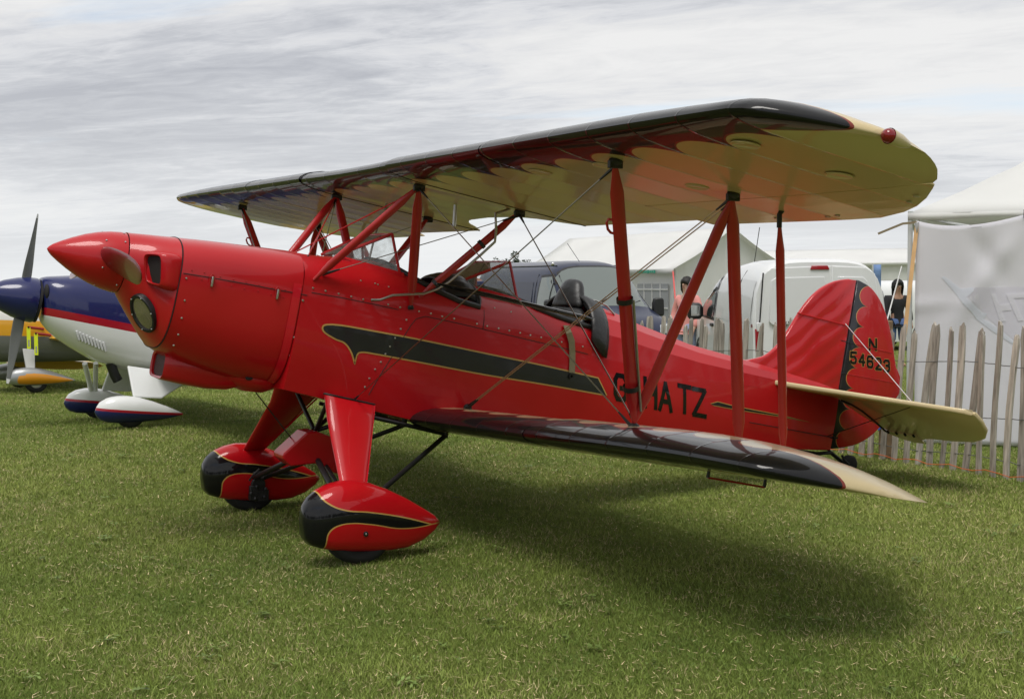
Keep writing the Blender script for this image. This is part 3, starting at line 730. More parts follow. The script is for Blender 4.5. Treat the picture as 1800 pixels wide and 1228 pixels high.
def wing_panel(name, y0, yh, LE, TE, TEin, vf, uh, sgn, m, ys):
    mb = MB()
    inb = [wsec(y, interp(LE, y), TEin(y), vf(y), 9, -9, sgn) for y in np.linspace(y0, yh, 6)]
    mb.loft(inb)
    mb.loft([wsec(y, interp(LE, y), interp(TE, y), vf(y), 9, uh+.005, sgn) for y in ys])
    w = part(name, mb, m, smooth=38)
    ail = MB().loft([wsec(y, interp(LE, y), interp(TE, y), vf(y)+.001, uh-.005, -9, sgn) for y in sorted(list(ys)+[ys[-1]*k for k in (.925, .932, .938)]) if interp(TE, y) < uh-.012 and y >= yh+.01])
    part('aileron', ail, m, w, smooth=38)
    return w
vf = lambda y: .640+.004*abs(y)
UH = -1.095
wl_ = wing_panel('upper_wing_panel', .645, 1.665, ULE, UTE, lambda y: -1.43, vf, UH, 1, 'upper_wing', [1.675]+YS[1:])
wr_ = wing_panel('upper_wing_panel', .645, 1.665, ULE, UTE, lambda y: -1.43, vf, UH, -1, 'upper_wing', [1.675]+YS[1:])
CTE = [(-.64, -1.43), (-.55, -1.36), (-.45, -1.24), (-.3, -1.165), (0, -1.135), (.3, -1.165), (.45, -1.24), (.55, -1.36), (.64, -1.43)]
cs = part('centre_section', MB().loft([wsec(y, -.14, interp(CTE, y), vf(y), 9, -9, 1) for y in np.linspace(-.635, .635, 25)]), 'upper_wing', smooth=38)
lvf = lambda y: -.664+.050*(y-.4)
KL = 3.44/3.74
LLE = [(a*KL, b-.55) for a, b in ULE]; LTE = [(a*KL, b-.55) for a, b in UTE]; LYS = [a*KL for a in YS]
lw = []
for s in (1, -1):
    lw.append(wing_panel('lower_wing_panel', .33, 1.57, LLE, LTE, lambda y: -2.0, lvf, UH-.55, s, 'lower_wing', [1.58]+LYS[1:]))
# root fairing lines, inspection covers, navigation lamp
for px, py in ((1310, 258), (1475, 312), (1225, 330), (950, 303), (1062, 293)):
    q = bV(px, py, .645); ax = B(0, 0, -1)-B(0, 0, 0)
    part('inspection_cover', MB().lathe([(0, .055), (.003, .055), (.004, .048), (.0025, .046), (.0025, .001)], B(q[0], q[1], vf(q[1])), ax, 24), 'cream', wl_, smooth=40)
for px, py in ((1365, 383), (1455, 381), (1472, 379), (1610, 346), (1598, 356)):
    q = bV(px, py, .65); part('drain_grommet', MB().lathe([(0, .014), (.003, .012), (.003, .001)], B(q[0], q[1], vf(q[1])-.001), ax, 10), 'steel', wl_)
_q = bV(1573, 241, .688); nb = B(_q[0], _q[1], .688)
fair = part('lamp_fairing', MB().lathe([(-.13, .003), (-.10, .014), (-.05, .024), (0, .028), (.010, .028)], nb+Vector((.02, 0, 0)), B(1, .18, 0)-B(0, 0, 0), 16), 'cream', wl_, smooth=60)
MT['red_lens'] = mat('red_glass', (.22, .004, .008), .08, coat=1)
part('navigation_lamp', MB().lathe([(.008, .026), (.018, .025), (.028, .020), (.035, .012), (.038, .001)], nb+Vector((.02, 0, 0)), B(1, .18, 0)-B(0, 0, 0), 16), 'red_lens', fair, smooth=60)
# panel joints
for s in (1, -1): part('wing_joint', MB().path([p for p in wsec(.640, -.139, -1.43, vf(.64)-.0005, 9, -9, s)][:], .0035, 5), 'black_matt', cs)

# ---- struts
def strut(name, a, b, ch=.058, th=.026, m='red_strut', taper=True, parent=None, n=14):
    a, b = Vector(a), Vector(b); t = (b-a).normalized(); f = axf-t*axf.dot(t); f.normalize(); sd_ = t.cross(f); L = (b-a).length
    secs = []
    for k, r in (((0, .35), (.05/L, .6), (.12/L, 1), (1-.12/L, 1), (1-.05/L, .6), (1, .35)) if taper else ((0, 1), (1, 1))):
        c_ = a+t*(L*k); secs.append([c_+f*(ch/2*math.cos(2*math.pi*j/n))*r+sd_*(th/2*math.sin(2*math.pi*j/n))*max(r, .6) for j in range(n)])
    return part(name, MB().loft(secs), m, parent, smooth=50)
def mir(p): p = Vector(p); return Vector((p.x, -p.y, p.z))
def both(fn):
    for s in (1, -1): fn(s)
def M_(p, s): p = Vector(p); return Vector((p.x, s*p.y, p.z))
cabF, cabR = B(-.372, .585, .635), B(-1.012, .585, .635)
ipF, ipR = B(-.372, 2.44, .640), B(-.985, 2.47, .640)
cFb = B(*bY(551, 492, .34)); cVb = B(*bY(722, 536, .362)); cRb = B(*bY(737, 522, .358))
loF = B(-.905, 2.15, -.435); loR = B(-1.545, 2.15, -.435)
loF = B(*bY(1114, 750, 2.15)); loR = B(loR.x, 0, 0) if 0 else B(-1.54, 2.14, -.43)
MT['fitting'] = mat('black_fitting', (.014, .014, .015), .5, bump=.003, bscale=50)
def fitting(p, r=.030, parent=None):
    mb = MB(); mb.ball(p, r, 10, 6, (1.1, .8, .7)); mb.box(Vector(p)+Vector((0, 0, -.4*r)), (r*2.2, r*.7, r*1.1)); return part('strut_fitting', mb, 'fitting', parent, bevel=.003)
for s in (1, -1):
    strut('cabane_strut', M_(cFb, s), M_(cabF, s), .046, .034)
    strut('cabane_strut', M_(cVb, s), M_(cabF, s), .058, .030)
    strut('cabane_strut', M_(cRb, s), M_(cabR, s), .046, .034)
    for p in (cabF, cabR, ipF, ipR): fitting(M_(p, s)+upv*.002)
    fitting(M_(loF, s), .028); fitting(M_(cVb, s)+Vector((0, 0, -.01)), .016)
    f = strut('interplane_strut', M_(loF+upv*.02, s), M_(ipF-upv*.01, s), .066, .030)
    mb = MB(); c_ = M_(loF.lerp(ipF, .765), s)+axf*.0; fr = (axf*1.0).normalized(); tt = (ipF-loF).normalized()
    lp = [c_+axf*.030+tt*.03, c_+axf*.058+tt*.028, c_+axf*.068+tt*.010, c_+axf*.064-tt*.018, c_+axf*.05-tt*.030, c_+axf*.030-tt*.030]
    part('tie_down_loop', mb.path(lp, .006, 8), 'red_strut', f, smooth=60)
    strut('interplane_strut', M_(loF+upv*.02, s), M_(ipR-upv*.01, s), .058, .028)
    strut('interplane_strut', M_(loR, s), M_(ipR-upv*.02, s), .066, .030)
    # aileron link strut
    at, ab = B(-1.345, 2.39, .655), B(-1.345-.50, 2.12, -.445)
    ls = strut('aileron_strut', M_(ab, s), M_(at-upv*.07, s), .046, .030)
    part('link_end', MB().path([M_(at, s)+axf*.0, M_(at, s)+axf*.012-upv*.02, M_(at-upv*.08, s)], .012, 8), 'black_matt', ls)
# ---- bracing wires
def wire(name, a, b, m='wire', r=.0034, parent=None):
    a, b = Vector(a), Vector(b); o = part(name, MB().path([a, b], r, 6), m, parent); t = (b-a).normalized()
    part('turnbuckle', MB().path([a-t*.0, a+t*.035, a+t*.10], [.009, .008, .0045], 6), 'black_matt', o)
    part('turnbuckle', MB().path([b, b-t*.035, b-t*.10], [.009, .008, .0045], 6), 'black_matt', o); return o
gf = B(*bY(616, 708, .355)); rf = B(*bY(822, 714, .40))
for s in (1, -1):
    wire('flying_wire', M_(gf, s), M_(ipF, s)-upv*.02)
    for k in (0, 1): wire('flying_wire', M_(rf, s)+Vector((-.014*k, 0, 0)), M_(ipR, s)-upv*.015+Vector((.028*(1-k)-.02, 0, 0)), 'brass_wire')
    wire('landing_wire', M_(loF, s)+axf*.012, M_(cabF, s)-upv*.01); wire('landing_wire', M_(loF, s)-axf*.02, M_(cabR, s)-upv*.01)
    fitting(M_(rf, s), .022); fitting(M_(gf, s), .016)
    # spreader bar where the wires cross
    c1 = gf.lerp(ipF, .53); p1 = aY(828, 512, float(gf.lerp(ipF, .47).y)); p2 = aY(1042, 561, float(rf.lerp(ipR, .42).y))
    p1, p2 = Vector(p1), Vector(p2); t = (p2-p1).normalized()
    part('wire_spreader', MB().path([M_(p1-t*.20, s), M_(p1-t*.12, s), M_(p1, s), M_(p2-t*.05, s), M_(p2, s)], [.004, .010, .012, .012, .003], 8), 'black')
# cross bracing of the cabane, seen through the front
wire('cabane_wire', B(.06, -.24, .13), cabF-upv*.02, 'red_strut', .004); wire('cabane_wire', B(.06, .24, .13), mir(cabF)-upv*.02, 'red_strut', .004)
for s in (1, -1): wire('cabane_wire', M_(cFb, s)+Vector((-.05, 0, .03)), M_(cabR, s)-upv*.02, 'wire', .0026)
# fuel pipes along the struts
MT['pipe'] = mat('dull_pipe', (.42, .41, .39), .35, metal=1)
def P3(L, y): return [Vector(aY(a, b, y)) for a, b in L]
fp = [B(*onside(652, 527, .01)), B(*onside(668, 527, .02)), B(*onside(690, 519, .03)), B(*onside(722, 517, .045)), B(*onside(745, 516, .05)), Vector(aY(768, 508, .40)), Vector(aY(790, 495, .42)), Vector(aY(845, 448, .49)), Vector(aY(870, 425, .53)), Vector(aY(872, 405, .56)), Vector(aY(871, 375, .57)), B(-.98, .53, .65)]
part('fuel_pipe', MB().path(fp, .0075, 8), 'pipe', smooth=60)
part('fuel_pipe', MB().path([B(-.66, -.47, .65), B(-.66, -.46, .58), B(-.62, -.44, .50), B(-.60, -.42, .42), B(-.56, -.37, .15)], .0075, 8), 'pipe', smooth=60)
part('overflow_pipe', MB().path([B(-.80, .20, .645), B(-.815, .20, .52)], .011, 10), 'alu', cs)
pt_ = ipF.lerp(loF, .0)
lv = [loF.lerp(ipF, k)-axf*.038+Vector((0, .012, 0)) for k in (.07, .12, .3, .45, .505)]
pp = [lv[0]-axf*.03-upv*.02]+lv+[lv[-1]-axf*(-.01)+upv*.03+Vector((.02, -.1, 0)), Vector(aY(1055, 523, 1.6)), Vector(aY(1032, 521, .8)), B(-1.95, .20, .20)]
# pitot lines end at the strut clips and the headrest
hp = [Vector(aY(x, y, yy)) for x, y, yy in ((1024, 531, .10), (1036, 526, .12), (1050, 522, .16), (1075, 526, .22), (1090, 533, .26))]
part('pitot_line', MB().path(lv, .006, 8), 'pipe', smooth=60)
part('aerial_mast', MB().path([B(-1.86, .05, .24), B(-1.87, .05, .30), B(-1.865, .05, .33)], [.014, .008, .004], 8), 'black_matt')
part('vent_line', MB().path([B(-1.83, .08, .25), B(-1.87, .10, .285), B(-1.93, .13, .285), B(-2.0, .15, .268), B(-2.06, .17, .22)], .006, 8), 'pipe', smooth=60)
for k in (.16, .50):
    c_ = loF.lerp(ipF, k); part('strut_clip', MB().lathe([(-.012, .037), (.012, .037)], c_, (ipF-loF), 12), 'black_matt')
for k in (.16, .62):
    c_ = cRb.lerp(cabR, k); part('strut_clip', MB().lathe([(-.010, .027), (.010, .027)], c_, (cabR-cRb), 12), 'black_matt')
# aileron push rod under the lower wing
for s in (1, -1):
    a, b = B(-.95, 2.62*1.0, lvf(2.62)-.03), B(-1.28, 2.62, lvf(2.62)-.035)
    a, b = B(-1.0, 2.60, lvf(2.6)-.028), B(-1.32, 2.60, lvf(2.6)-.034)
    r_ = part('aileron_push_rod', MB().path([M_(a, s), M_(b, s)], .0045, 8), 'red_strut')
    for p in (a, b): part('rod_end', MB().path([M_(p, s), M_(p, s)+upv*.05], [.008, .006], 8), 'black_matt', r_)

# ---- windscreens
def windscreen(du, dv):
    BL, TL, RL = (-.17+du, .135, .222+dv), (-.43+du, .215, .392+dv), (-.515+du, .265, .135+dv)
    fr = MB(); T2 = (TL[0], -TL[1], TL[2]); bar = .009
    for s in (1, -1):
        p = [B(a, s*b, c) for a, b, c in (BL, TL, RL)]
        fr.path([p[0], p[1]], bar, 6); fr.path([p[1], p[2]], bar, 6)
    fr.path([B(*TL), B(*T2)], bar*.8, 6)
    f = part('windscreen_frame', fr, 'red_strut', smooth=40)
    for s in (1, -1):                                        # red metal skirt under each side pane
        q = [B(BL[0]+.03, s*(BL[1]+.012), BL[2]-.005), B(RL[0], s*(RL[1]+.012), RL[2]+.05), B(RL[0]-.02, s*(RL[1]+.03), RL[2]-.055), B(RL[0]+.14, s*(RL[1]-.01), RL[2]+.02)]
        part('windscreen_skirt', MB().prism(q, (0, s*.006, 0)), 'red', f, smooth=0)
        g = MB().prism([B(a, s*b, c) for a, b, c in (BL, TL, RL)], (0, s*.004, 0)); part('side_pane', g, 'perspex', f, smooth=0)
    part('front_pane', MB().prism([B(*BL), B(*TL), B(*T2), B(BL[0], -BL[1], BL[2])], (B(.003, 0, .002)-B(0, 0, 0))), 'perspex', f, smooth=0)
windscreen(0, 0); windscreen(-.785, -.002)

# ---- landing gear
def foil(c, ch, th, n=20):
    c = Vector(c); out = []
    for j in range(n):
        a = 2*math.pi*j/n; x = .5*math.cos(a); y = .5*math.sin(a)*(1-.35*math.cos(a+math.pi))*.9
        out.append(c+Vector((ch*x, th*y, 0)))
    return out
XW = -.02; YW = .862
def gear(s):
    zg = .012*s
    secs = []
    for k in np.linspace(0, 1, 7):
        c_ = Vector((-.172, .385, .775)).lerp(Vector((-.022, .80, .372)), k); ch = .30*(1-k)+.135*k; th = .085*(1-k)+.055*k
        secs.append([M_(p, s) for p in foil(c_, ch, th)])
    # the top edge follows the sloping belly
    for i, p in enumerate(secs[0]): p.z += (p.x+.172)*.24+.02
    lg = part('gear_leg', MB().loft(secs), 'red', smooth=60)
    part('trailing_strip', MB().path([secs[0][10]+Vector((.002, 0, 0)), secs[-1][10]], .006, 6), 'red_tape', lg)
    a, b = secs[0][10], secs[-1][10]
    for k in range(9): part('leg_rivet', MB().ball(a.lerp(b, .12+.1*k)+Vector((-.004, .004*s, 0)), .0035, 6, 4), 'steel', lg)
    part('leg_root_seal', MB().path([p+Vector((0, 0, .002)) for p in secs[0]]+[secs[0][0]], .005, 5), 'black_matt', lg)
    # wheel
    hub = Vector((XW, s*YW, .185+zg))
    R_, W_ = .188, .085
    ty = part('wheel', MB().lathe([(-W_*.55, R_*.55), (-W_*.85, R_*.62), (-W_, R_*.78), (-W_*.9, R_*.92), (-W_*.55, R_*.985), (-W_*.2, R_), (W_*.2, R_), (W_*.55, R_*.985), (W_*.9, R_*.92), (W_, R_*.78), (W_*.85, R_*.62), (W_*.55, R_*.55)], hub, (0, 1, 0), 40), 'rubber', smooth=60)
    part('rim', MB().lathe([(-W_*.5, .001), (-W_*.5, R_*.56), (W_*.5, R_*.56), (W_*.5, .001)], hub, (0, 1, 0), 28), 'alu', ty)
    # spat
    TOP = [(.285, .27), (.275, .315), (.25, .352), (.20, .388), (.14, .412), (.07, .425), (0, .423), (-.08, .405), (-.18, .365), (-.28, .315), (-.38, .255), (-.45, .21), (-.485, .175)]
    BOT = [(.285, .22), (.275, .15), (.26, .118), (.20, .100), (.14, .085), (.07, .074), (0, .066), (-.1, .058), (-.2, .053), (-.3, .056), (-.38, .085), (-.45, .125), (-.485, .160)]
    WID = [(.285, .03), (.275, .055), (.25, .085), (.20, .112), (.14, .125), (.07, .131), (0, .130), (-.1, .122), (-.2, .107), (-.3, .083), (-.38, .055), (-.45, .027), (-.485, .006)]
    secs = []; n = 28
    for (x, zt), (_, zb), (_, w) in zip(TOP, BOT, WID):
        zm = zb+(zt-zb)*.42; L = []
        for j in range(n):
            a = 2*math.pi*j/n; c_, s_ = math.cos(a), math.sin(a)
            e = .9 if s_ > 0 else .42
            L.append(Vector((x, s*YW+w*math.copysign(abs(c_)**(.8 if s_ > 0 else .55), c_)*(1-.10*max(-s_, 0)), zg+zm+(zt-zm if s_ > 0 else zm-zb)*math.copysign(abs(s_)**e, s_))))
        secs.append(L)
    pn = part('wheel_spat', MB().loft(secs), 'spat', smooth=60)
    if s > 0:
        p = Vector(aY(643, 938, YW+.128)); part('spat_bolt', MB().lathe([(0, .014), (.005, .013), (.006, .006), (.002, .005), (.002, .001)], p, (0, 1, 0), 14), 'black_matt', pn); part('spat_bolt', MB().ball(p+Vector((0, .004, 0)), .006, 8, 5), 'steel', pn)
    # tubes behind the fairing
    ax_in = Vector((XW, s*(YW-.12), .20+zg))
    rear = Vector(aY(782, 766, .28)); rear.y *= s
    part('drag_strut', MB().path([rear, ax_in], .014, 10), 'black_matt', smooth=60)
    t1 = Vector(aY(655, 733, .40)); t1.y *= s
    part('belly_tube', MB().path([t1, rear+Vector((0, 0, .012))], .012, 10), 'black_matt', smooth=60)
    part('belly_tube', MB().path([rear+Vector((0, 0, -.01)), rear+Vector((-.01, 0, .06))], .018, 8), 'black_matt', smooth=60)
    top = Vector((-.10, 0, .585)); part('shock_strut', MB().path([top+Vector((0, s*.03, -.12)), ax_in+Vector((.01, 0, .02))], .017, 10), 'black_matt', smooth=60)
    part('shock_strut', MB().path([top+Vector((-.05, s*.03, -.16)), ax_in+Vector((-.05, -s*.02, .02))], .012, 10), 'black_matt', smooth=60)
    part('vee_tube', MB().path([Vector((-.10, s*.27, .80)), top+Vector((-.02, s*.02, .005))], .013, 10), 'black_matt', smooth=60)
    part('vee_tube', MB().path([Vector((-.42, s*.25, .71)), top+Vector((-.03, s*.02, .003))], .013, 10), 'black_matt', smooth=60)
    # brake unit on the inner side of the wheel
    bk = MB(); c0 = ax_in+Vector((-.01, 0, -.02))
    bk.lathe([(-.03, .045), (.03, .045)], c0, (0, s, 0), 14, True); bk.box(c0+Vector((-.02, -s*.01, -.07)), (.09, .05, .07)); bk.box(c0+Vector((.03, -s*.015, -.05)), (.05, .045, .09)); bk.box(c0+Vector((.0, 0, .05)), (.06, .05, .06))
    for k in range(5): bk.ball(c0+Vector((.05*math.cos(k*1.3), -s*.035, -.05+.04*math.sin(k*1.3))), .013, 8, 5)
    part('brake_unit', bk, 'fitting', bevel=.004)
    part('brake_pipe', MB().path([c0+Vector((.06, -s*.03, .03)), c0+Vector((.04, -s*.05, .07)), c0+Vector((0, -s*.04, .10))], .006, 6), 'black_matt')
def spat_mat():
    m = mat('spat_paint', RED, .3, coat=.6, var=0, coat_r=.025, spec=.15); nt, b = nodes_of(m)
    x, y, z = xyz(nt); z = z-.012*1.0
    pu = [aY(px, py, .985) for px, py in ((576, 858), (571, 866), (573, 876), (583, 886), (606, 895), (651, 899), (712, 909), (772, 925))]
    pl = [aY(px, py, .985) for px, py in ((574, 985), (577, 962), (578, 944), (588, 929), (600, 923), (618, 920), (651, 922), (712, 931), (772, 927))]
    U = [(p[0], p[2]-.012) for p in pu[::-1]]; Lw = [(p[0], p[2]-.012) for p in pl[::-1]]
    for L in (U, Lw):
        for i in range(1, len(L)):
            if L[i][0] <= L[i-1][0]: L[i] = (L[i-1][0]+.004, L[i][1])
    U[-1] = (U[-1][0], U[-1][1]+.10); U.append((.30, U[-1][1]+.15)); Lw.append((.30, -.2)); 
    cu, cl = (lambda q: q.curve(U)), (lambda q: q.curve(Lw))
    red = z.gt(cu(x)).mx(z.lt(cl(x)))
    g = .0055
    red2 = z.gt(cu(x-g)-g).mx(z.lt(cl(x-g)+g)).mx(z.gt(cu(x)-g)).mx(z.lt(cl(x)+g))
    c_ = layered(nt, BLACK, [(red2, GOLD), (red, RED)])
    nt.links.new(c_, b.inputs['Base Color']); return m
MT['spat'] = spat_mat()
gear(1); gear(-1)
# creased red cover over the centre vee
cv = MB()
pl_ = [Vector(aY(a, b, .06)) for a, b in ((489, 795), (531, 757), (545, 811), (503, 816), (489, 803))]
pr_ = [Vector(aY(a, b, .06)) for a, b in ((531, 757), (548, 755), (579, 766), (592, 831), (578, 827), (570, 819), (545, 811))]
for L, sh in ((pl_, (.0, .05, 0)), (pr_, (0, .05, 0))): cv.prism(L, (0, .16, 0))
part('gear_cover', cv, 'red', smooth=0, bevel=.008)

# ---- tail
def slab(name, outline, th, m, parent=None, rnd=True, T=None, **k):
    """outline in (u, v) at y=0, softly rounded edges"""
    P = [np.array(p) for p in outline]; n = len(P)
    def ring(d, y): return [(T(q, y) if T else B(q[0], y, q[1])) for q in (inset(P, d) if d else P)]
    rings = [ring(.012, th/2), ring(.004, th*.42), ring(0, th*.2), ring(0, -th*.2), ring(.004, -th*.42), ring(.012, -th/2)]
    return part(name, MB().loft(rings), m, parent, smooth=50, **k)
HU = -4.232
f0 = [(1312, 632), (1340, 626), (1360, 612), (1374, 596), (1388, 575), (1402, 552), (1420, 527), (1441, 507), (1466, 494), (1490, 490)]
fo = [tuple(bY(x, y, 0)[[0, 2]]) for x, y in f0]; fo = [tuple(p) for p in smoothline(fo, 3)]
fo = [(-3.2, .10)]+[(min(u, -3.25), v) for u, v in fo]+[(HU+.006, .862), (HU+.006, .05), (-3.6, .03)]
MT['fin'] = mat('red_fin_cloth', RED, .33, coat=.65, var=.05)
nt, b_ = nodes_of(MT['fin']); x, y, z = xyz(nt)
wv = nt.nodes.new('ShaderNodeTexWave'); wv.inputs['Scale'].default_value = 2.6; wv.inputs['Distortion'].default_value = 3; wv.inputs['Detail'].default_value = 1.5
mp = nt.nodes.new('ShaderNodeMapping'); mp.inputs['Rotation'].default_value = (0, RAD(58), 0); tc = nt.nodes.new('ShaderNodeTexCoord')
nt.links.new(tc.outputs['Object'], mp.inputs[0]); nt.links.new(mp.outputs[0], wv.inputs['Vector'])
bp = nt.nodes.new('ShaderNodeBump'); bp.inputs['Distance'].default_value = .010; bp.inputs['Strength'].default_value = .5; nt.links.new(wv.outputs['Fac'], bp.inputs['Height']); nt.links.new(bp.outputs[0], b_.inputs['Normal']); nt.links.new(bp.outputs[0], b_.inputs['Coat Normal'])
fin = slab('fin', fo, .040, 'fin')
part('fin_rib', MB().path([B(*bY(1402, 550, .021)), B(*bY(1486, 571, .021))], .006, 6), 'red', fin)
r0 = [(1500, 491), (1515, 496), (1530, 506), (1545, 527), (1556, 553), (1564, 585), (1570, 625), (1575, 655), (1579, 672), (1579, 690), (1573, 700), (1566, 712), (1552, 741), (1530, 765), (1505, 780), (1475, 787), (1457, 788)]
ro = [tuple(bY(x, y, 0)[[0, 2]]) for x, y in r0]
ro = [(HU-.006, ro[0][1])]+[tuple(p) for p in smoothline(ro[1:-1], 3)]+[(HU-.006, ro[-1][1])]
def rud_mat():
    m = mat('rudder_paint', RED, .33, coat=.6); nt, b = nodes_of(m)
    x, y, z = xyz(nt); z = z-1.4; u = x*cp+z*sp_; v = z*cp-x*sp_
    vs_ = [bY(px, py, 0)[2] for px, py in ((1520, 539), (1512, 575.6), (1505, 610.6), (1503, 646.6), (1495, 682.6))]
    pit = (vs_[0]-vs_[-1])/4
    d = HU-u; w = ((v-vs_[3])/pit+10).frac()*2-1
    e = .045+.10*(1-((1-w*w).mx(0)).sqrt())
    c_ = layered(nt, RED, [(d.lt(e+.006), GOLD), (d.lt(e), (.010, .011, .016))]); nt.links.new(c_, b.inputs['Base Color'])
    n = nt.nodes.new('ShaderNodeTexNoise'); n.inputs['Scale'].default_value = 5; bp = nt.nodes.new('ShaderNodeBump'); bp.inputs['Distance'].default_value = .006; nt.links.new(n.outputs[0], bp.inputs['Height']); nt.links.new(bp.outputs[0], b.inputs['Normal']); nt.links.new(bp.outputs[0], b.inputs['Coat Normal'])
    return m
MT['rudder'] = rud_mat()
rud = slab('rudder', ro, .036, 'rudder')
for a, c_ in (((1478, 598), (1567, 620)), ((1480, 655), (1570, 672))): part('rudder_rib', MB().path([B(*bY(*a, .0185)), B(*bY(*c_, .0185))], .004, 6), 'rudder', rud)
tabo = [tuple(bY(x, y, 0)[[0, 2]]) for x, y in ((1566, 645), (1576, 647), (1582, 662), (1581, 678), (1574, 690), (1564, 688))]
slab('rudder_tab', tabo, .006, 'red', rud)
screws([(1566, 656), (1563, 669), (1566, 680)], 'tab_screw', .006, parent=rud, yfun=lambda x, y: bY(x, y, .014))
mb = MB()
def fin_text(ch, x0, x1, yt, yb, th):
    cx, cy = (x0+x1)/2, (yt+yb)/2
    a, t_ = bY(cx, yb, .0195), bY(cx, yt, .0195); l, r_ = bY(x0, cy, .0195), bY(x1, cy, .0195)
    h, w = t_[2]-a[2], l[0]-r_[0]; dv = (r_[2]-l[2])/w
    for gold in (1, 0):
        mb = MB()
        for i, Q in enumerate(strokes(ch, w, h, th)):
            g = .0035 if gold else 0
            if gold:
                c_ = np.mean(Q, 0); Q = [c_+(q-c_)*(1+2*g/np.linalg.norm(Q[1]-Q[0])*.7 if 0 else 1)+np.sign((q-c_))*g for q in Q]
            mb.add([B(l[0]-q[0]+(q[1]/h-.5)*(t_[0]-a[0]), (.0186 if gold else .0198)+i*.00008, a[2]+q[1]+dv*(q[0]-w/2)*.6) for q in Q], [(0, 1, 2, 3)])
        part('rudder_letter', mb, 'decal_gold' if gold else 'black', rud, smooth=0)
fin_text('N', 1527, 1542, 594, 617, .020)
for k, ch in enumerate('54623'):
    x0 = 1494+k*14.6; y0 = 617+k*3.6; fin_text(ch, x0, x0+12.3, y0, y0+23, .019)
# tailplane with drooping elevators
def stab(s):
    o = [(-3.47, .03), (-3.50, .09), (-3.72, .45), (-4.0, .905), (-4.13, 1.13), (-4.17, 1.21), (-4.205, 1.245), (-4.212, .03)]
    T = lambda q, t: B(q[0], s*q[1], .004+t)
    st_ = slab('tailplane', o, .034, 'cream', T=T)
    dr = RAD(25); hu, hv = -4.216, .002
    e = [(.0, .03), (.10, .045), (.22, .085), (.34, .15), (.43, .24), (.475, .36), (.478, .50), (.462, .515), (.44, .60), (.425, .80), (.39, 1.0), (.32, 1.13), (.22, 1.21), (.10, 1.25), (0, 1.252)]
    T2 = lambda q, t: B(hu-q[0]*math.cos(dr)+t*math.sin(dr)*-1, s*q[1], hv-q[0]*math.sin(dr)+t*math.cos(dr))
    ev = slab('elevator', e, .030, 'cream', st_, T=T2)
    tb = [(.405, .17), (.41, .49), (.515, .485), (.525, .40), (.505, .30), (.45, .20)]
    slab('trim_tab', tb, .008, 'cream', ev, T=lambda q, t: T2(q, t-.016))
    for yy in (.22, .30, .38, .46): part('tab_hinge', MB().path([T2((.40, yy), -.022), T2((.42, yy), -.024)], .009, 6), 'black_matt', ev)
    part('tab_cable', MB().path([T2((.02, .06), -.02), T2((.05, .15), -.03), T2((.12, .19), -.03), T2((.25, .21), -.03), T2((.37, .215), -.03), T2((.41, .23), -.03)], .007, 6), 'black_matt', ev)
    # brace wires to fin and fuselage
    ft = B(*bY(1486, 569, .02)); ft.y *= s; at = T((-4.10, .82), .02); part('tail_brace_wire', MB().path([ft, at], .0038, 6), 'alu')
    lw_ = B(-4.17, s*.03, -.30); part('tail_brace_wire', MB().path([lw_, T((-4.12, .80), -.02)], .003, 6), 'black_matt')
    part('elevator_horn', MB().path([B(-4.10, s*.06, .0), B(-4.22, s*.07, .01)], .012, 6), 'black_matt', st_)
stab(1); stab(-1)
# tail spring and wheel
A_ = lambda px, py, y=0: Vector(aY(px, py, y))
part('tail_spring', MB().path([A_(1400, 792), A_(1435, 797), A_(1460, 795), A_(1474, 806), A_(1486, 817)], .014, 8, flat=1.6), 'black_matt', smooth=60)
part('tail_spring', MB().path([A_(1455, 789), A_(1466, 800), A_(1480, 810)], .010, 8), 'black_matt', smooth=60)
tw = A_(1494, 812)
tw.z = max(tw.z, .10)
t_ = part('tail_wheel', MB().lathe([(-.022, .02), (-.026, .055), (-.016, .070), (.016, .070), (.026, .055), (.022, .02)], A_(1492, 816)+Vector((0, 0, .0)), (0, 1, 0), 24, True), 'rubber', smooth=60)
part('tail_wheel_fork', MB().path([A_(1480, 800, .035), A_(1484, 808, .04), A_(1492, 816, .04)], .010, 8), 'black_matt')
part('rudder_cable', MB().path([B(-3.3, .18, -.30), B(-4.2, .06, -.30)], .003, 6), 'black_matt')
part('rudder_horn', MB().box(B(-4.22, 0, -.30), (.03, .16, .012)), 'black_matt')

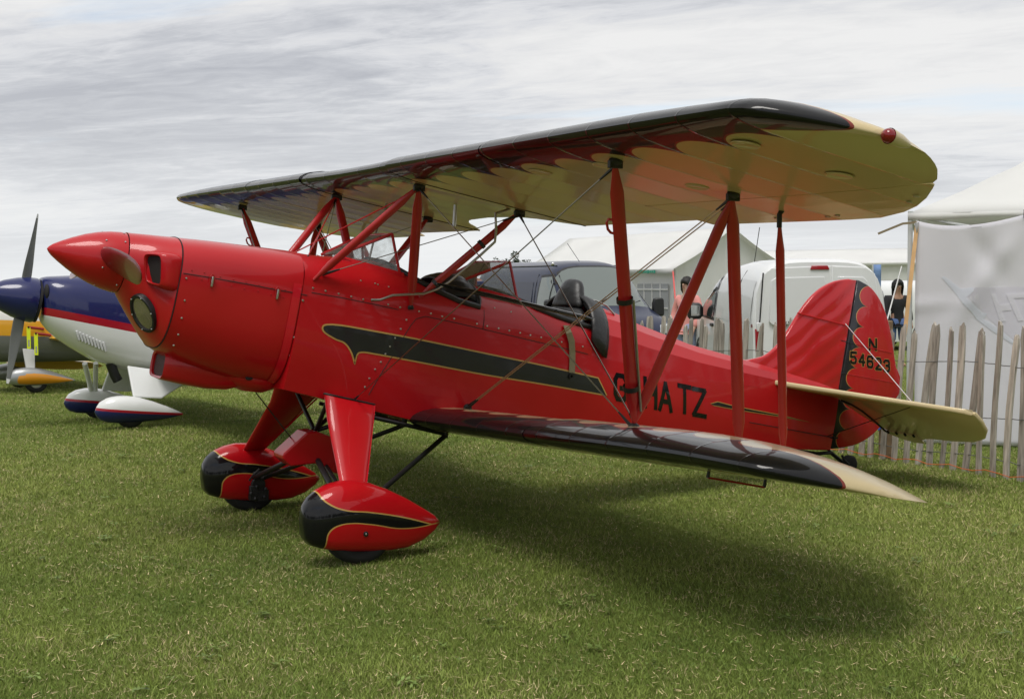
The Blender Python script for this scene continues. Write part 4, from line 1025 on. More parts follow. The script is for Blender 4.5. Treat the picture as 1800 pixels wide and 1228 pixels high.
# ================================================================== paling fence
def build_fence():
    F0, F1 = Vector((-4.94, 1.9)), Vector((-5.33, -7.2)); dirn = (F1-F0).normalized(); L = (F1-F0).length
    fence = empty('paling_fence', (-5.05, -.5, 0)); tag(fence, 'split chestnut paling fence wired together along the grass behind the biplane', 'fence')
    wood = bpy.data.materials.new('weathered_chestnut'); wood.use_nodes = True; nt, b = nodes_of(wood)
    tc = nt.nodes.new('ShaderNodeTexCoord'); oi = nt.nodes.new('ShaderNodeObjectInfo'); mp = nt.nodes.new('ShaderNodeMapping'); mp.inputs['Scale'].default_value = (9, 9, .8)
    nt.links.new(tc.outputs['Object'], mp.inputs[0]); n = nt.nodes.new('ShaderNodeTexNoise'); n.inputs['Scale'].default_value = 7; n.inputs['Detail'].default_value = 7; nt.links.new(mp.outputs[0], n.inputs[0])
    n.noise_dimensions = '4D'; nt.links.new(oi.outputs['Random'], n.inputs['W'])
    r = nt.nodes.new('ShaderNodeValToRGB'); e = r.color_ramp.elements; e[0].position = .3; e[0].color = (.21, .19, .16, 1); e[1].position = .72; e[1].color = (.58, .53, .46, 1); nt.links.new(n.outputs[0], r.inputs[0])
    h = nt.nodes.new('ShaderNodeHueSaturation'); mr = nt.nodes.new('ShaderNodeMapRange'); mr.inputs[3].default_value = .7; mr.inputs[4].default_value = 1.25
    nt.links.new(oi.outputs['Random'], mr.inputs[0]); nt.links.new(mr.outputs[0], h.inputs['Value']); nt.links.new(r.outputs[0], h.inputs['Color']); nt.links.new(h.outputs[0], b.inputs['Base Color']); b.inputs['Roughness'].default_value = .85
    bp = nt.nodes.new('ShaderNodeBump'); bp.inputs['Distance'].default_value = .006; nt.links.new(n.outputs[0], bp.inputs['Height']); nt.links.new(bp.outputs[0], b.inputs['Normal'])
    rs = random.Random(3); meshes = []
    for k in range(9):
        mb = MB(); secs = []; bx = rs.uniform(-.014, .014); by = rs.uniform(-.01, .01); kz = rs.uniform(.3, .8)
        H = rs.uniform(1.03, 1.13); w0, d0 = rs.uniform(.019, .029), rs.uniform(.012, .018)
        for t in (0, .25, .5, .75, .93, .985, 1):
            kk = bx*math.sin(t*math.pi*kz*2)*1.2; w = w0*(1+rs.uniform(-.08, .08))*(1 if t < .95 else (.8 if t < .99 else rs.uniform(.25, .7)))
            skew = rs.uniform(-.008, .008) if t == 1 else 0
            secs.append([Vector((by*t+dx*d0*q, kk+skew+dy*w, t*H+(.014*dy*rs.choice((1, -1)) if t == 1 else 0))) for dx, dy, q in ((1, .5, 1), (.6, 1, 1), (-.6, 1, 1), (-1, .1, .9), (-.6, -1, 1), (.7, -1, 1))])
        meshes.append(mb.loft(secs).mesh('pale', wood, 50))
    s = 0; i = 0; tops = []
    while s < L:
        p = F0+dirn*s; z = gh(p.x, p.y); o = bpy.data.objects.new('pale', meshes[rs.randrange(9)]); col.objects.link(o); o.parent = fence
        o.location = Vector((p.x, p.y, z-.02))-fence.location; o.rotation_euler = (rs.gauss(-.075, .028), rs.gauss(0, .02), rs.uniform(-.25, .25)+(math.pi if rs.random() < .5 else 0))
        if o.rotation_euler.z > 2: o.rotation_euler.x *= -1
        s += .122*rs.uniform(.86, 1.16); i += 1
    wm = mat('galvanised_wire', (.16, .16, .155), .5, metal=.6)
    for hz in (.80, .42, .12):
        pts = []; s = 0
        while s <= L:
            p = F0+dirn*s; pts.append(Vector((p.x+.020*math.cos(s*46), p.y, gh(p.x, p.y)+hz+.012*math.sin(s*5+hz*9)))-fence.location); s += .045
        obj('fence_wire', MB().path(pts, .0034, 5), wm, fence, smooth=60)
    pm = mat('brown_post', (.20, .135, .075), .85, bump=.01, bscale=18, var=.25, vscale=6)
    q = G(1556, 806); obj('fence_post', MB().path([q-fence.location+Vector((0, 0, -.05)), q-fence.location+Vector((0, 0, 1.10))], .052, 14), pm, fence, bevel=.008)
    q2 = Vector((F0.x+dirn.x*6.3-.05, F0.y+dirn.y*6.3, -.1)); obj('fence_post', MB().path([q2-fence.location, q2-fence.location+Vector((0, 0, 1.15))], .05, 14), pm, fence, bevel=.008)
    om = mat('orange_twine', (.65, .13, .02), .6); pts = []
    for k in range(40):
        p = F0+dirn*(k*.11); pts.append(Vector((p.x+.04, p.y, gh(p.x, p.y)+.035+.012*math.sin(k*1.9))))
    tag(obj('orange_twine', MB().path(pts, .003, 5), om), 'orange twine strung low along the foot of the paling fence', 'twine')
    tg = empty('post_ribbon', q+Vector((.055, .02, .33))); tag(tg, 'orange and blue ribbon tied to the brown fence post', 'ribbon')
    obj('ribbon_tail', MB().prism([(0, .02, 0), (0, -.04, .01), (.02, -.03, -.06), (.01, .015, -.03)], (.004, 0, 0)), om, tg, smooth=0)
    obj('ribbon_tail', MB().prism([(.01, 0, -.03), (.012, -.03, -.03), (.02, -.025, -.10), (.015, -.005, -.085)], (.004, 0, 0)), mat('blue_ribbon', (.03, .12, .5), .6), tg, smooth=0)
build_fence()

# ================================================================== white gazebo with printed side sheet
def cloth_mat(name, c, tr=.25, rough=.7, var=.03, bump=.0):
    m = mat(name, c, rough, var=var, vscale=1.2, bump=bump, bscale=3); nt, b = nodes_of(m)
    t = nt.nodes.new('ShaderNodeBsdfTranslucent'); t.inputs[0].default_value = (*c, 1); mx = nt.nodes.new('ShaderNodeMixShader'); mx.inputs[0].default_value = tr
    out = nt.nodes['Material Output']; nt.links.new(b.outputs[0], mx.inputs[1]); nt.links.new(t.outputs[0], mx.inputs[2]); nt.links.new(mx.outputs[0], out.inputs[0]); return m
MT['canvas'] = cloth_mat('white_canvas', (.88, .88, .865), .35)
MT['sheet'] = cloth_mat('white_sheet', (.87, .86, .905), .35)
MT['pole'] = mat('white_pole', (.62, .64, .64), .4, coat=.2)
def build_gazebo():
    P0 = G(1597, 778); P0.z = gh(P0.x, P0.y)
    e1 = Vector((-.62, .785, 0)).normalized(); e2 = Vector((-e1.y, e1.x, 0)); S = 3.0
    gz = empty('gazebo', P0); tag(gz, 'white pop up gazebo with pitched canvas roof behind the paling fence', 'gazebo')
    R0 = lambda a, b, z: e1*a+e2*b+Vector((0, 0, z))
    EV, PK = 2.03, 2.86
    for a, b in ((0, 0), (S, 0), (0, S), (S, S)):
        obj('pole', MB().path([R0(a, b, -.02), R0(a, b, EV+.02)], .022, 10), MT['pole'], gz, smooth=60)
    for a, b, c, d in ((0, 0, S, 0), (0, 0, 0, S), (S, 0, S, S), (0, S, S, S)):
        obj('truss_bar', MB().path([R0(a, b, EV-.02), R0((a+c)/2, (b+d)/2, EV-.34)], .013, 6), MT['pole'], gz); obj('truss_bar', MB().path([R0(a, b, EV-.36), R0((a+c)/2, (b+d)/2, EV-.03), R0(c, d, EV-.36)], .013, 6), MT['pole'], gz)
    # roof: four sagging hips plus a valance
    mb = MB(); n = 14; O_ = .02
    def rp(a, b):
        da, db = abs(a-S/2)/(S/2), abs(b-S/2)/(S/2); m_ = max(da, db); ridge = 1-abs(da-db)
        z = EV+(PK-EV)*(1-m_)*(.80+.20*(1-m_))+.03*ridge*(1-m_) - .05*(1-ridge)*m_*(1-m_)*4*.5
        z += .012*math.sin(a*9+b*4)*(1-m_)
        return R0(S/2+(a-S/2)*(1+O_/S*2), S/2+(b-S/2)*(1+O_/S*2), z)
    g = [[rp(S*i/n, S*j/n) for j in range(n+1)] for i in range(n+1)]
    mb.loft(g, closed=False, cap0=False, cap1=False)
    rf = obj('roof', mb, MT['canvas'], gz, smooth=40); rf.modifiers.new('s', 'SOLIDIFY').thickness = .006
    for side in range(4):
        pts = []
        for k in range(25):
            t = S*k/24; a, b = ((t, 0), (S, t), (S-t, S), (0, S-t))[side]; q = rp(a, b); off = (-e2, e1, e2, -e1)[side]*(.008*math.sin(k*1.3))
            pts.append((q+off, q+off+Vector((0, 0, -.055-.008*math.sin(k*.8)))))
        v = obj('valance', MB().loft([[a for a, _ in pts], [b for _, b in pts]], closed=False, cap0=False, cap1=False), MT['canvas'], gz, smooth=60); v.modifiers.new('s', 'SOLIDIFY').thickness = .004
    # side sheet, hung by hooks so the top edge sags, with creases pulled from the hooks
    sh = empty('printed_side_sheet', P0-e2*.05+e1*.05); tag(sh, 'white side sheet hooked under the gazebo with a faint aeroplane print', 'sheet')
    nx, nz = 70, 44; W = 3.0; rows = []
    def top(t):
        base = 1.965
        hooks = [0, .88, 1.7, 2.4, 3.0]
        for h0, h1 in zip(hooks, hooks[1:]):
            if h0 <= t <= h1: k = (t-h0)/(h1-h0); return base+(.0 if h0 == 0 else .03)+(.03*k if h0 == 0 else 0)-.32*(h1-h0)*k*(1-k)*(1 if h0 == 0 else .35)*1.1*(1-.3*k)
        return base
    def fold(t, z):
        H = 1.97; dd = 0
        # two long creases running down from the first hook, and a pinch at the pole
        a = (t-.88)+(1.95-z)*.62; dd += .036*math.exp(-(a/.10)**2)*min(max((1.95-z)/.25, 0), 1)*math.exp(-((1.45-z)/.48)**2)
        a = (t-.42)-(1.95-z)*.55; dd -= .035*math.exp(-(a/.10)**2)*math.exp(-((1.62-z)/.22)**2)
        a = (z-1.22)-.03*math.sin(t*3); dd += .018*math.exp(-(a/.05)**2)*math.exp(-(t/.35)**2)
        dd += .012*math.sin(t*7+z*2.2)*(z/2)+.010*math.sin(t*3.1-z*3)+.02*math.sin(t*2.6)*(1-z/2)
        return dd
    for j in range(nz+1):
        row = []
        for i in range(nx+1):
            t = W*i/nx; zt = top(t); z = .02+(zt-.02)*j/nz; row.append(e1*t-e2*(fold(t, z))+Vector((0, 0, z)))
        rows.append(row)
    o = obj('sheet_cloth', MB().loft(rows, closed=False, cap0=False, cap1=False), MT['sheet'], sh, smooth=80); o.modifiers.new('s', 'SOLIDIFY').thickness = .003
    hem = [e1*(W*i/nx)-e2*(fold(W*i/nx, top(W*i/nx))-.003)+Vector((0, 0, top(W*i/nx)-.02)) for i in range(nx+1)]
    obj('hem', MB().path(hem, .018, 6, flat=.25, side=(0, 0, 1)), MT['sheet'], o, smooth=60)
    for h0 in (.88, 1.7, 2.4): obj('hook', MB().path([e1*h0+Vector((0, 0, 1.97)), e1*h0-e2*.02+Vector((0, 0, 2.0)), e1*h0+Vector((0, 0, 2.035))], .006, 6), MT['black_matt'], sh)
    # the print shows faintly through from the other face
    def print_patch(name, polys, m, off):
        bm = bmesh.new()
        for P in polys: bm.faces.new([bm.verts.new((a, 0, z)) for a, z in P])
        for ax, rng_ in ((0, np.arange(0, 3, .06)), (2, np.arange(0, 2, .06))):
            for k in rng_:
                co = [0, 0, 0]; no = [0, 0, 0]; co[ax] = k; no[ax] = 1
                bmesh.ops.bisect_plane(bm, geom=bm.verts[:]+bm.edges[:]+bm.faces[:], plane_co=co, plane_no=no)
        for v in bm.verts: t, _, z = v.co; v.co = e1*t-e2*(fold(t, z)+off)+Vector((0, 0, z))
        me = bpy.data.meshes.new(name); bm.to_mesh(me); bm.free(); me.materials.append(m); me.polygons.foreach_set('use_smooth', [True]*len(me.polygons)); return obj(name, me, None, o)
    pb, pv, pw = cloth_mat('pale_blue_print', (.81, .835, .90), .35), cloth_mat('pale_mauve_print', (.825, .81, .875), .35), cloth_mat('pale_white_print', (.86, .85, .90), .35)
    def px2(px, py):
        d = rayW(px, py); n_ = np.array([-e2.x, -e2.y, 0]); P = np.array(sh.location); t = ((P-CW)@n_)/(d@n_); q = CW+d*t-P; return (q@np.array([e1.x, e1.y, 0]), q[2])
    air = [px2(*k) for k in ((1655, 487), (1660, 486), (1668, 491), (1688, 507), (1700, 506), (1711, 505), (1712, 511), (1706, 517), (1699, 522), (1712, 535), (1726, 549), (1735, 551), (1732, 557), (1729, 561), (1742, 568), (1765, 585), (1790, 607), (1776, 602), (1745, 582), (1718, 562), (1705, 545), (1692, 532), (1677, 512), (1662, 495))]
    print_patch('aeroplane_print', [air], pb, .007)
    print_patch('print_panel', [[px2(*k) for k in ((1714, 505), (1830, 503), (1830, 620), (1800, 612), (1738, 560), (1728, 548), (1702, 522))]], pv, .005)
    for L in (((1742, 516), (1750, 516), (1768, 564), (1758, 565)), ((1752, 535), (1775, 533), (1778, 545), (1756, 547)), ((1768, 516), (1778, 515), (1800, 563), (1790, 564)), ((1778, 515), (1812, 514), (1814, 523), (1782, 524)), ((1800, 540), (1816, 530), (1820, 540), (1803, 552))):
        print_patch('print_letter', [[px2(*k) for k in L]], pw, .0090+.0004*(L[0][0] % 3))
    # strap lashing the corner, and its loose tail in the wind
    tan = mat('tan_strap', (.62, .38, .17), .6, var=.15, vscale=8)
    s_ = empty('lashing_strap', P0); tag(s_, 'tan webbing strap lashing the gazebo corner down to the grass', 'strap')
    n0 = -e2
    pa = R0(0, 0, 1.93)+n0*.05+e1*.06
    q = G(1568, 786)-P0
    obj('strap_band', ribbon([pa, pa.lerp(q, .5), q], .034, .004, e1), tan, s_, smooth=0)
    obj('strap_tail', ribbon([pa+Vector((0, 0, .02)), pa-e1*.12+Vector((0, 0, .01)), pa-e1*.22+Vector((0, 0, -.03)), pa-e1*.33+Vector((0, 0, -.075))], .02, .003, (0, 0, 1)), mat('khaki_tail', (.25, .2, .12), .7), s_, smooth=0)
    obj('ratchet', MB().box(pa+Vector((0, 0, -.03)), (.03, .03, .10)), MT['steel'], s_, bevel=.006)
build_gazebo()

# ================================================================== marquees
def tent(name, label, px_apex, depth, axis_px, depth2, hw, eave, ridge, sagk=.05, wins=True, text=False):
    A = AT(px_apex, 450, depth); Bk = AT(axis_px, 450, depth2); A.z = Bk.z = 0; ax = (Bk-A); L = ax.length; ax.normalize(); r_ = Vector((-ax.y, ax.x, 0))
    if r_.dot(Vector(rtW)) < 0: r_ = -r_
    zb = gh(A.x, A.y)-.02; t = empty(name, (A.x, A.y, zb)); tag(t, label, 'marquee', 'white show marquees beyond the fence')
    eave -= zb; ridge -= zb
    P = lambda a, s, z: ax*a+r_*s+Vector((0, 0, z))
    n = 12
    for s in (-1, 1):
        rows = []
        for i in range(n+1):
            a = -.15+(L+.3)*i/n; row = []
            for k in range(9):
                f = k/8; sag = -sagk*math.sin(math.pi*f)*(.6+.4*math.cos(i*2*math.pi/3)); row.append(P(a, s*(hw+.12)*f, ridge+(eave-ridge)*f+sag))
            row.append(P(a, s*(hw+.13), eave-.10-.02*math.sin(i*2.1))); rows.append(row)
        o = obj('roof', MB().loft(rows, closed=False, cap0=False, cap1=False), MT['canvas'], t, smooth=35); o.modifiers.new('s', 'SOLIDIFY').thickness = .008
    for s in (-1, 1):
        rows = [[P(L*i/24, s*hw+.025*math.sin(i*1.7)*(1-z/eave)+.012*math.sin(i*2.9), z) for z in np.linspace(0, eave, 7)] for i in range(25)]
        w = obj('side_wall', MB().loft(rows, closed=False, cap0=False, cap1=False), MT['canvas'], t, smooth=60)
        if wins and s < 0:
            wm = mat('tent_window', (.33, .34, .36), .25)
            for c in (.8, 2.6, 4.4):
                f = obj('window', MB().box(P(c, s*(hw+.04), eave*.58), (.02, 1.25, eave*.52), Matrix.Rotation(math.atan2(r_.y, r_.x), 3, 'Z')), wm, w)
                for k in range(-1, 2): obj('window_bar', MB().box(P(c+k*.33, s*(hw+.055), eave*.58), (.015, .03, eave*.52), Matrix.Rotation(math.atan2(r_.y, r_.x), 3, 'Z')), MT['canvas'], f)
                for k in (-.2, 0, .2): obj('window_bar', MB().box(P(c, s*(hw+.058), eave*.58+k*eave), (.015, 1.25, .03), Matrix.Rotation(math.atan2(r_.y, r_.x), 3, 'Z')), MT['canvas'], f)
    for a in (0, L):
        rows = []
        for i in range(25):
            s = -hw+2*hw*i/24; top = eave+(ridge-eave)*(1-abs(s)/hw)-.03; rows.append([P(a+.03*math.sin(i*1.9+a)*(1-z*.5)+.015*math.sin(i*.9), s, top*z) for z in np.linspace(0, 1, 7)])
        obj('gable_wall', MB().loft(rows, closed=False, cap0=False, cap1=False), MT['canvas'], t, smooth=60)
    for a in (0, L/2, L):
        for s in (-1, 1): obj('pole', MB().path([P(a, s*hw*.985, 0), P(a, s*hw*.985, eave)], .03, 8), MT['pole'], t)
    if text:
        gm = mat('green_print', (.04, .35, .24), .6)
        for k in range(9):
            c = P(.55+k*.085, -(hw+.152), eave-.055); obj('printed_letter', MB().box(c, (.012, .055, .05+.02*(k % 3 == 0)), Matrix.Rotation(math.atan2(r_.y, r_.x), 3, 'Z')), gm, t, smooth=0)
    return t, P, eave, hw
T1, PT, EV1, HW1 = tent('marquee', 'white marquee with windowed side wall and open gable behind the woman in pink', 1282, 27, 1005, 33.5, 1.38, 1.63, 2.50, text=True)
rp_ = empty('guy_strap', T1.location); tag(rp_, 'pinkish red guy strap running down from the marquee corner', 'strap')
obj('strap_band', MB().path([PT(-.1, -HW1-.1, EV1-.02), PT(-1.4, -HW1-.75, .02)], .018, 6), mat('pink_strap', (.75, .13, .12), .6), rp_)
tent('long_marquee', 'long low white marquee standing beyond the white van', 1760, 44, 1180, 50, 3.2, 1.9, 2.45, wins=False)

# ================================================================== vans
def van(name, loc, fwd, L, W, H, prof, m_body, label, cat, group=None, rear_lean=.10, hood=True):
    v = empty(name, loc, math.atan2(fwd[1], fwd[0])); tag(v, label, cat, group); hw = W/2
    def zt(x): return interp(prof, x)
    def zc(x): return min(1.02, zt(x)-.10)
    def wd(x): return hw*(1-.10*max(0, (x-(L-.9))/.9)**2)
    E_ = .50
    def sy(x, z):
        c = zc(x)
        if z <= c: return wd(x)*(1-.04*max(0, (.45-z)/.3)**2)
        s_ = min((z-c)/(zt(x)-c), 1)**(1/E_); return wd(x)*(.93+.07*(1-min((z-c)/.6, 1)))*max(1-s_*s_, 0)**(E_/2)
    def sz(x, y):
        c = min(abs(y)/(wd(x)*.93), 1)**(1/E_); return zc(x)+(zt(x)-zc(x))*max(1-c*c, 0)**(E_/2)
    def lean(x, z): return x+rear_lean*max(0, z-.95)*math.exp(-x/.25)
    secs = []
    for x in [0, .03, .1, .3, .6]+list(np.linspace(.9, L-.12, 22))+[L-.06, L-.02, L]:
        z0 = .22 if x < L-.03 else .34; c = zc(x); half = [(sy(x, z)-(.03 if x in (0, L) else 0), z) for z in (z0, .40, .62, .85, c)]
        for a in (.25, .5, .75, .9, 1.05, 1.2, 1.35, 1.5, math.pi/2):
            z = c+(zt(x)-c)*math.sin(a)**E_; half.append((sy(x, z) if a < 1.56 else 0, z-(.015 if x in (0, L) else 0)))
        sec = [Vector((lean(x, z), y, z)) for y, z in half]; sec += [Vector((p.x, -p.y, p.z)) for p in sec[-2::-1]]; secs.append(sec)
    body_ = obj('body', MB().loft(secs), m_body, v, smooth=32)
    # wheels
    for wx in (.78, L-.95):
        for s in (1, -1):
            w = obj('wheel', MB().lathe([(-.1, .18), (-.1, .29), (-.06, .32), (.06, .32), (.1, .29), (.1, .18)], (wx, s*(hw-.09), .32), (0, 1, 0), 24), MT['rubber'], v, smooth=50)
            obj('rim', MB().lathe([(-.085, .001), (-.085, .19), (.085, .19), (.085, .001)], (wx, s*(hw-.09), .32), (0, 1, 0), 20), MT['alu'], w)
            obj('wheel_arch', MB().lathe([(-.02, .37), (.008, .37), (.008, .33)], (wx, s*hw*.999, .32), (0, s, 0), 24), MT['black_matt'], v)
    def side_patch(name, poly, m, s, off=.006, parent=None, n=6):
        P = [np.array(p) for p in poly]; ring = []
        mb = MB(); vs_ = []
        q = np.mean(P, 0)
        rows = []
        for k in (1.0, .66, .33, .02):
            rows.append([Vector((lean(p[0], p[1]), s*(sy(p[0], p[1])+off), p[1])) for p in [q+(a+(b-a)*t-q)*k for a, b in zip(P, P[1:]+P[:1]) for t in (0, .25, .5, .75)]])
        return obj(name, mb.loft(rows, cap0=False), m, parent or v, smooth=60)
    def top_patch(name, x0, x1, yw, m, off=.008, parent=None):
        rows = []
        for i in range(9):
            x = x0+(x1-x0)*i/8; k = wd(x)*.93*(yw[0]+(yw[1]-yw[0])*i/8); rows.append([Vector((x+off*.6, y, sz(x, y)+off*.6)) for y in np.linspace(-k, k, 13)])
        return obj(name, MB().loft(rows, closed=False, cap0=False, cap1=False), m, parent or v, smooth=60)
    return v, body_, side_patch, top_patch, sy, sz, lean
MT['white_paint'] = mat('white_van_paint', (.76, .77, .77), .35, coat=.6, var=.02)
MT['navy_paint'] = mat('navy_van_paint', (.012, .018, .050), .3, coat=.45, spec=.3)
MT['van_glass'] = mat('dark_glass', (.035, .045, .045), .06, coat=1, spec=.8)
MT['grey_glass'] = mat('grey_green_glass', (.15, .175, .165), .08, coat=1, spec=.8)
MT['tail_red'] = mat('tail_lamp_red', (.32, .006, .012), .15, coat=1)
MT['panel_white'] = mat('white_panel', (.68, .69, .69), .35, coat=.5)
rayn = lambda px: Vector((rayW(px, 490)[0], rayW(px, 490)[1], 0)).normalized()
RT = Vector((rtW[0], rtW[1], 0)).normalized()
def build_white_van():
    th = RAD(13); f = rayn(1325)*math.cos(th)-RT*math.sin(th); r_ = RT*math.cos(th)+rayn(1325)*math.sin(th)
    Q = AT(1327, 500, 15.3); loc = Q+r_*.83; loc.z = gh(loc.x, loc.y); L, W, H = 4.35, 1.66, 1.79
    prof = [(0, 1.76), (.1, 1.785), (.5, 1.80), (1.6, 1.80), (2.3, 1.76), (2.7, 1.66), (3.1, 1.42), (3.5, 1.14), (3.62, 1.06), (4.0, .95), (4.25, .80), (4.35, .62)]
    v, b, sp, tp, sy, sz, lean = van('white_van', loc, f, L, W, H, prof, MT['white_paint'], 'white panel van seen from behind with rear doors and red lamps', 'van')
    for s in (1, -1):
        sp('front_window', [(2.42, 1.0), (2.42, 1.52), (2.55, 1.58), (2.75, 1.50), (3.15, 1.18), (3.25, 1.03)], MT['van_glass'], s)
        sp('window_surround', [(2.38, .96), (2.38, 1.55), (2.55, 1.62), (2.80, 1.53), (3.22, 1.2), (3.36, 1.0)], MT['black_matt'], s, .003)
        p_ = sp('side_panel', [(1.15, .98), (1.15, 1.55), (2.2, 1.57), (2.25, 1.02)], MT['panel_white'], s, .004)
        sp('side_panel', [(.18, 1.0), (.18, 1.52), (.95, 1.55), (.98, 1.0)], MT['panel_white'], s, .004)
        for x in (1.05, 2.32): obj('door_gap', MB().path([Vector((x, s*(sy(x, z)+.001), z)) for z in np.linspace(.3, 1.66, 12)], .004, 4), MT['dark'], v)
        obj('door_handle', MB().box((2.5, s*(W/2+.012), .90), (.16, .03, .045)), MT['black_matt'], v, bevel=.01)
        m_ = obj('mirror', MB().loft([[Vector((3.02+dx, s*(W/2+.03+yy), 1.08+z)) for dx, z in ((-.05*k, -.12*k), (-.06*k, .10*k), (.03*k, .13*k), (.06*k, -.10*k))] for yy, k in ((0, .5), (.05, 1), (.20, 1), (.23, .8))]), MT['black_matt'], v, bevel=.02)
        obj('mirror_glass', MB().box((2.955, s*(W/2+.155), 1.09), (.012, .13, .15)), mat('mirror', (.7, .75, .75), .05, metal=1), m_)
        obj('tail_lamp', MB().loft([[Vector((lean(0, z)-.012+dx, s*y, z)) for y, z in ((.70, .52), (.80, .50), (.815, .94), (.73, .90))] for dx in (0, .05)]), MT['tail_red'], v, bevel=.01)
        obj('lamp_band', MB().box((-.018, s*.765, .62), (.02, .085, .07)), mat('clear_lamp', (.75, .72, .72), .15, coat=1), v, bevel=.006)
        sp('quarter_glass', [(.06, .95), (.06, .99), (.14, .99), (.14, .95)], MT['tail_red'], s, .004)
    # rear doors (vehicle looks along +x, rear face near x = 0)
    def R_(y, z, off=.0): return Vector((lean(0, z)-.002-off, y, z))
    def rear_patch(name, pts, m, off, parent=None):
        return obj(name, MB().loft([[R_(y, z, off) for y, z in pts], [R_(y, z, -.02) for y, z in pts]]), m, parent or v, bevel=.008)
    dl = rear_patch('rear_door', [(.74, .34), (.755, 1.0), (.70, 1.60), (.60, 1.68), (-.145, 1.70), (-.145, .34)], MT['white_paint'], .012)
    rear_patch('door_panel', [(.64, 1.02), (.61, 1.52), (.55, 1.56), (-.06, 1.57), (-.06, 1.0), (.60, .98)], MT['panel_white'], .018, dl)
    dr = rear_patch('rear_door', [(-.155, .34), (-.155, 1.70), (-.58, 1.68), (-.69, 1.60), (-.755, 1.0), (-.74, .34)], MT['white_paint'], .012)
    rear_patch('door_panel', [(-.22, 1.0), (-.22, 1.57), (-.54, 1.56), (-.60, 1.5), (-.64, 1.0)], MT['panel_white'], .018, dr)
    rear_patch('brake_lamp', [(.12, 1.655), (.10, 1.705), (-.10, 1.705), (-.12, 1.655)], MT['tail_red'], .03)
    obj('handle_bar', MB().box((-.03, .18, .86), (.05, .40, .09)), MT['black_matt'], dl, bevel=.012)
    obj('door_hinge', MB().box((-.005, .77, .96), (.03, .05, .11)), MT['white_paint'], dl, bevel=.008); obj('door_hinge', MB().box((-.005, .77, .45), (.03, .05, .11)), MT['white_paint'], dl, bevel=.008)
    obj('door_seam', MB().path([R_(.757, z, .010) for z in np.linspace(.34, 1.02, 6)]+[R_(.757-.055*(z-1.0)/.6, z, .010) for z in np.linspace(1.05, 1.62, 6)], .010, 4), MT['dark'], dl)
    obj('badge', MB().lathe([(0, .048), (.012, .045), (.012, .036), (.004, .034), (.004, .045)], (-.058, .14, .86), (-1, 0, 0), 20), MT['steel'], dl); obj('badge_bar', MB().box((-.066, .14, .86), (.01, .11, .018)), MT['steel'], dl)
    x = .50
    for ch in 'NV200':
        mb = MB(); h = .072; w = .07
        for i, Qd in enumerate(strokes({'N': 'N', 'V': 'V', '2': '2', '0': '0'}[ch], w, h, .014)): mb.add([Vector((-.022-.0003*i, x-q[0], .955+q[1])) for q in Qd], [(0, 1, 2, 3)])
        obj('badge_letter', mb, mat('chrome_letter', (.25, .25, .25), .3, metal=.8) if ch == 'N' else bpy.data.materials['chrome_letter'], dl, smooth=0); x -= .088
    obj('bumper', MB().box((-.05, 0, .36), (.16, 1.62, .24)), MT['black_matt'], v, bevel=.04)
    tp('windscreen', 2.62, 3.5, (.86, .92), MT['van_glass'])
    obj('aerial', MB().path([(2.2, .3, 1.78), (1.9, .3, 2.25)], .006, 5), MT['black_matt'], v)
build_white_van()
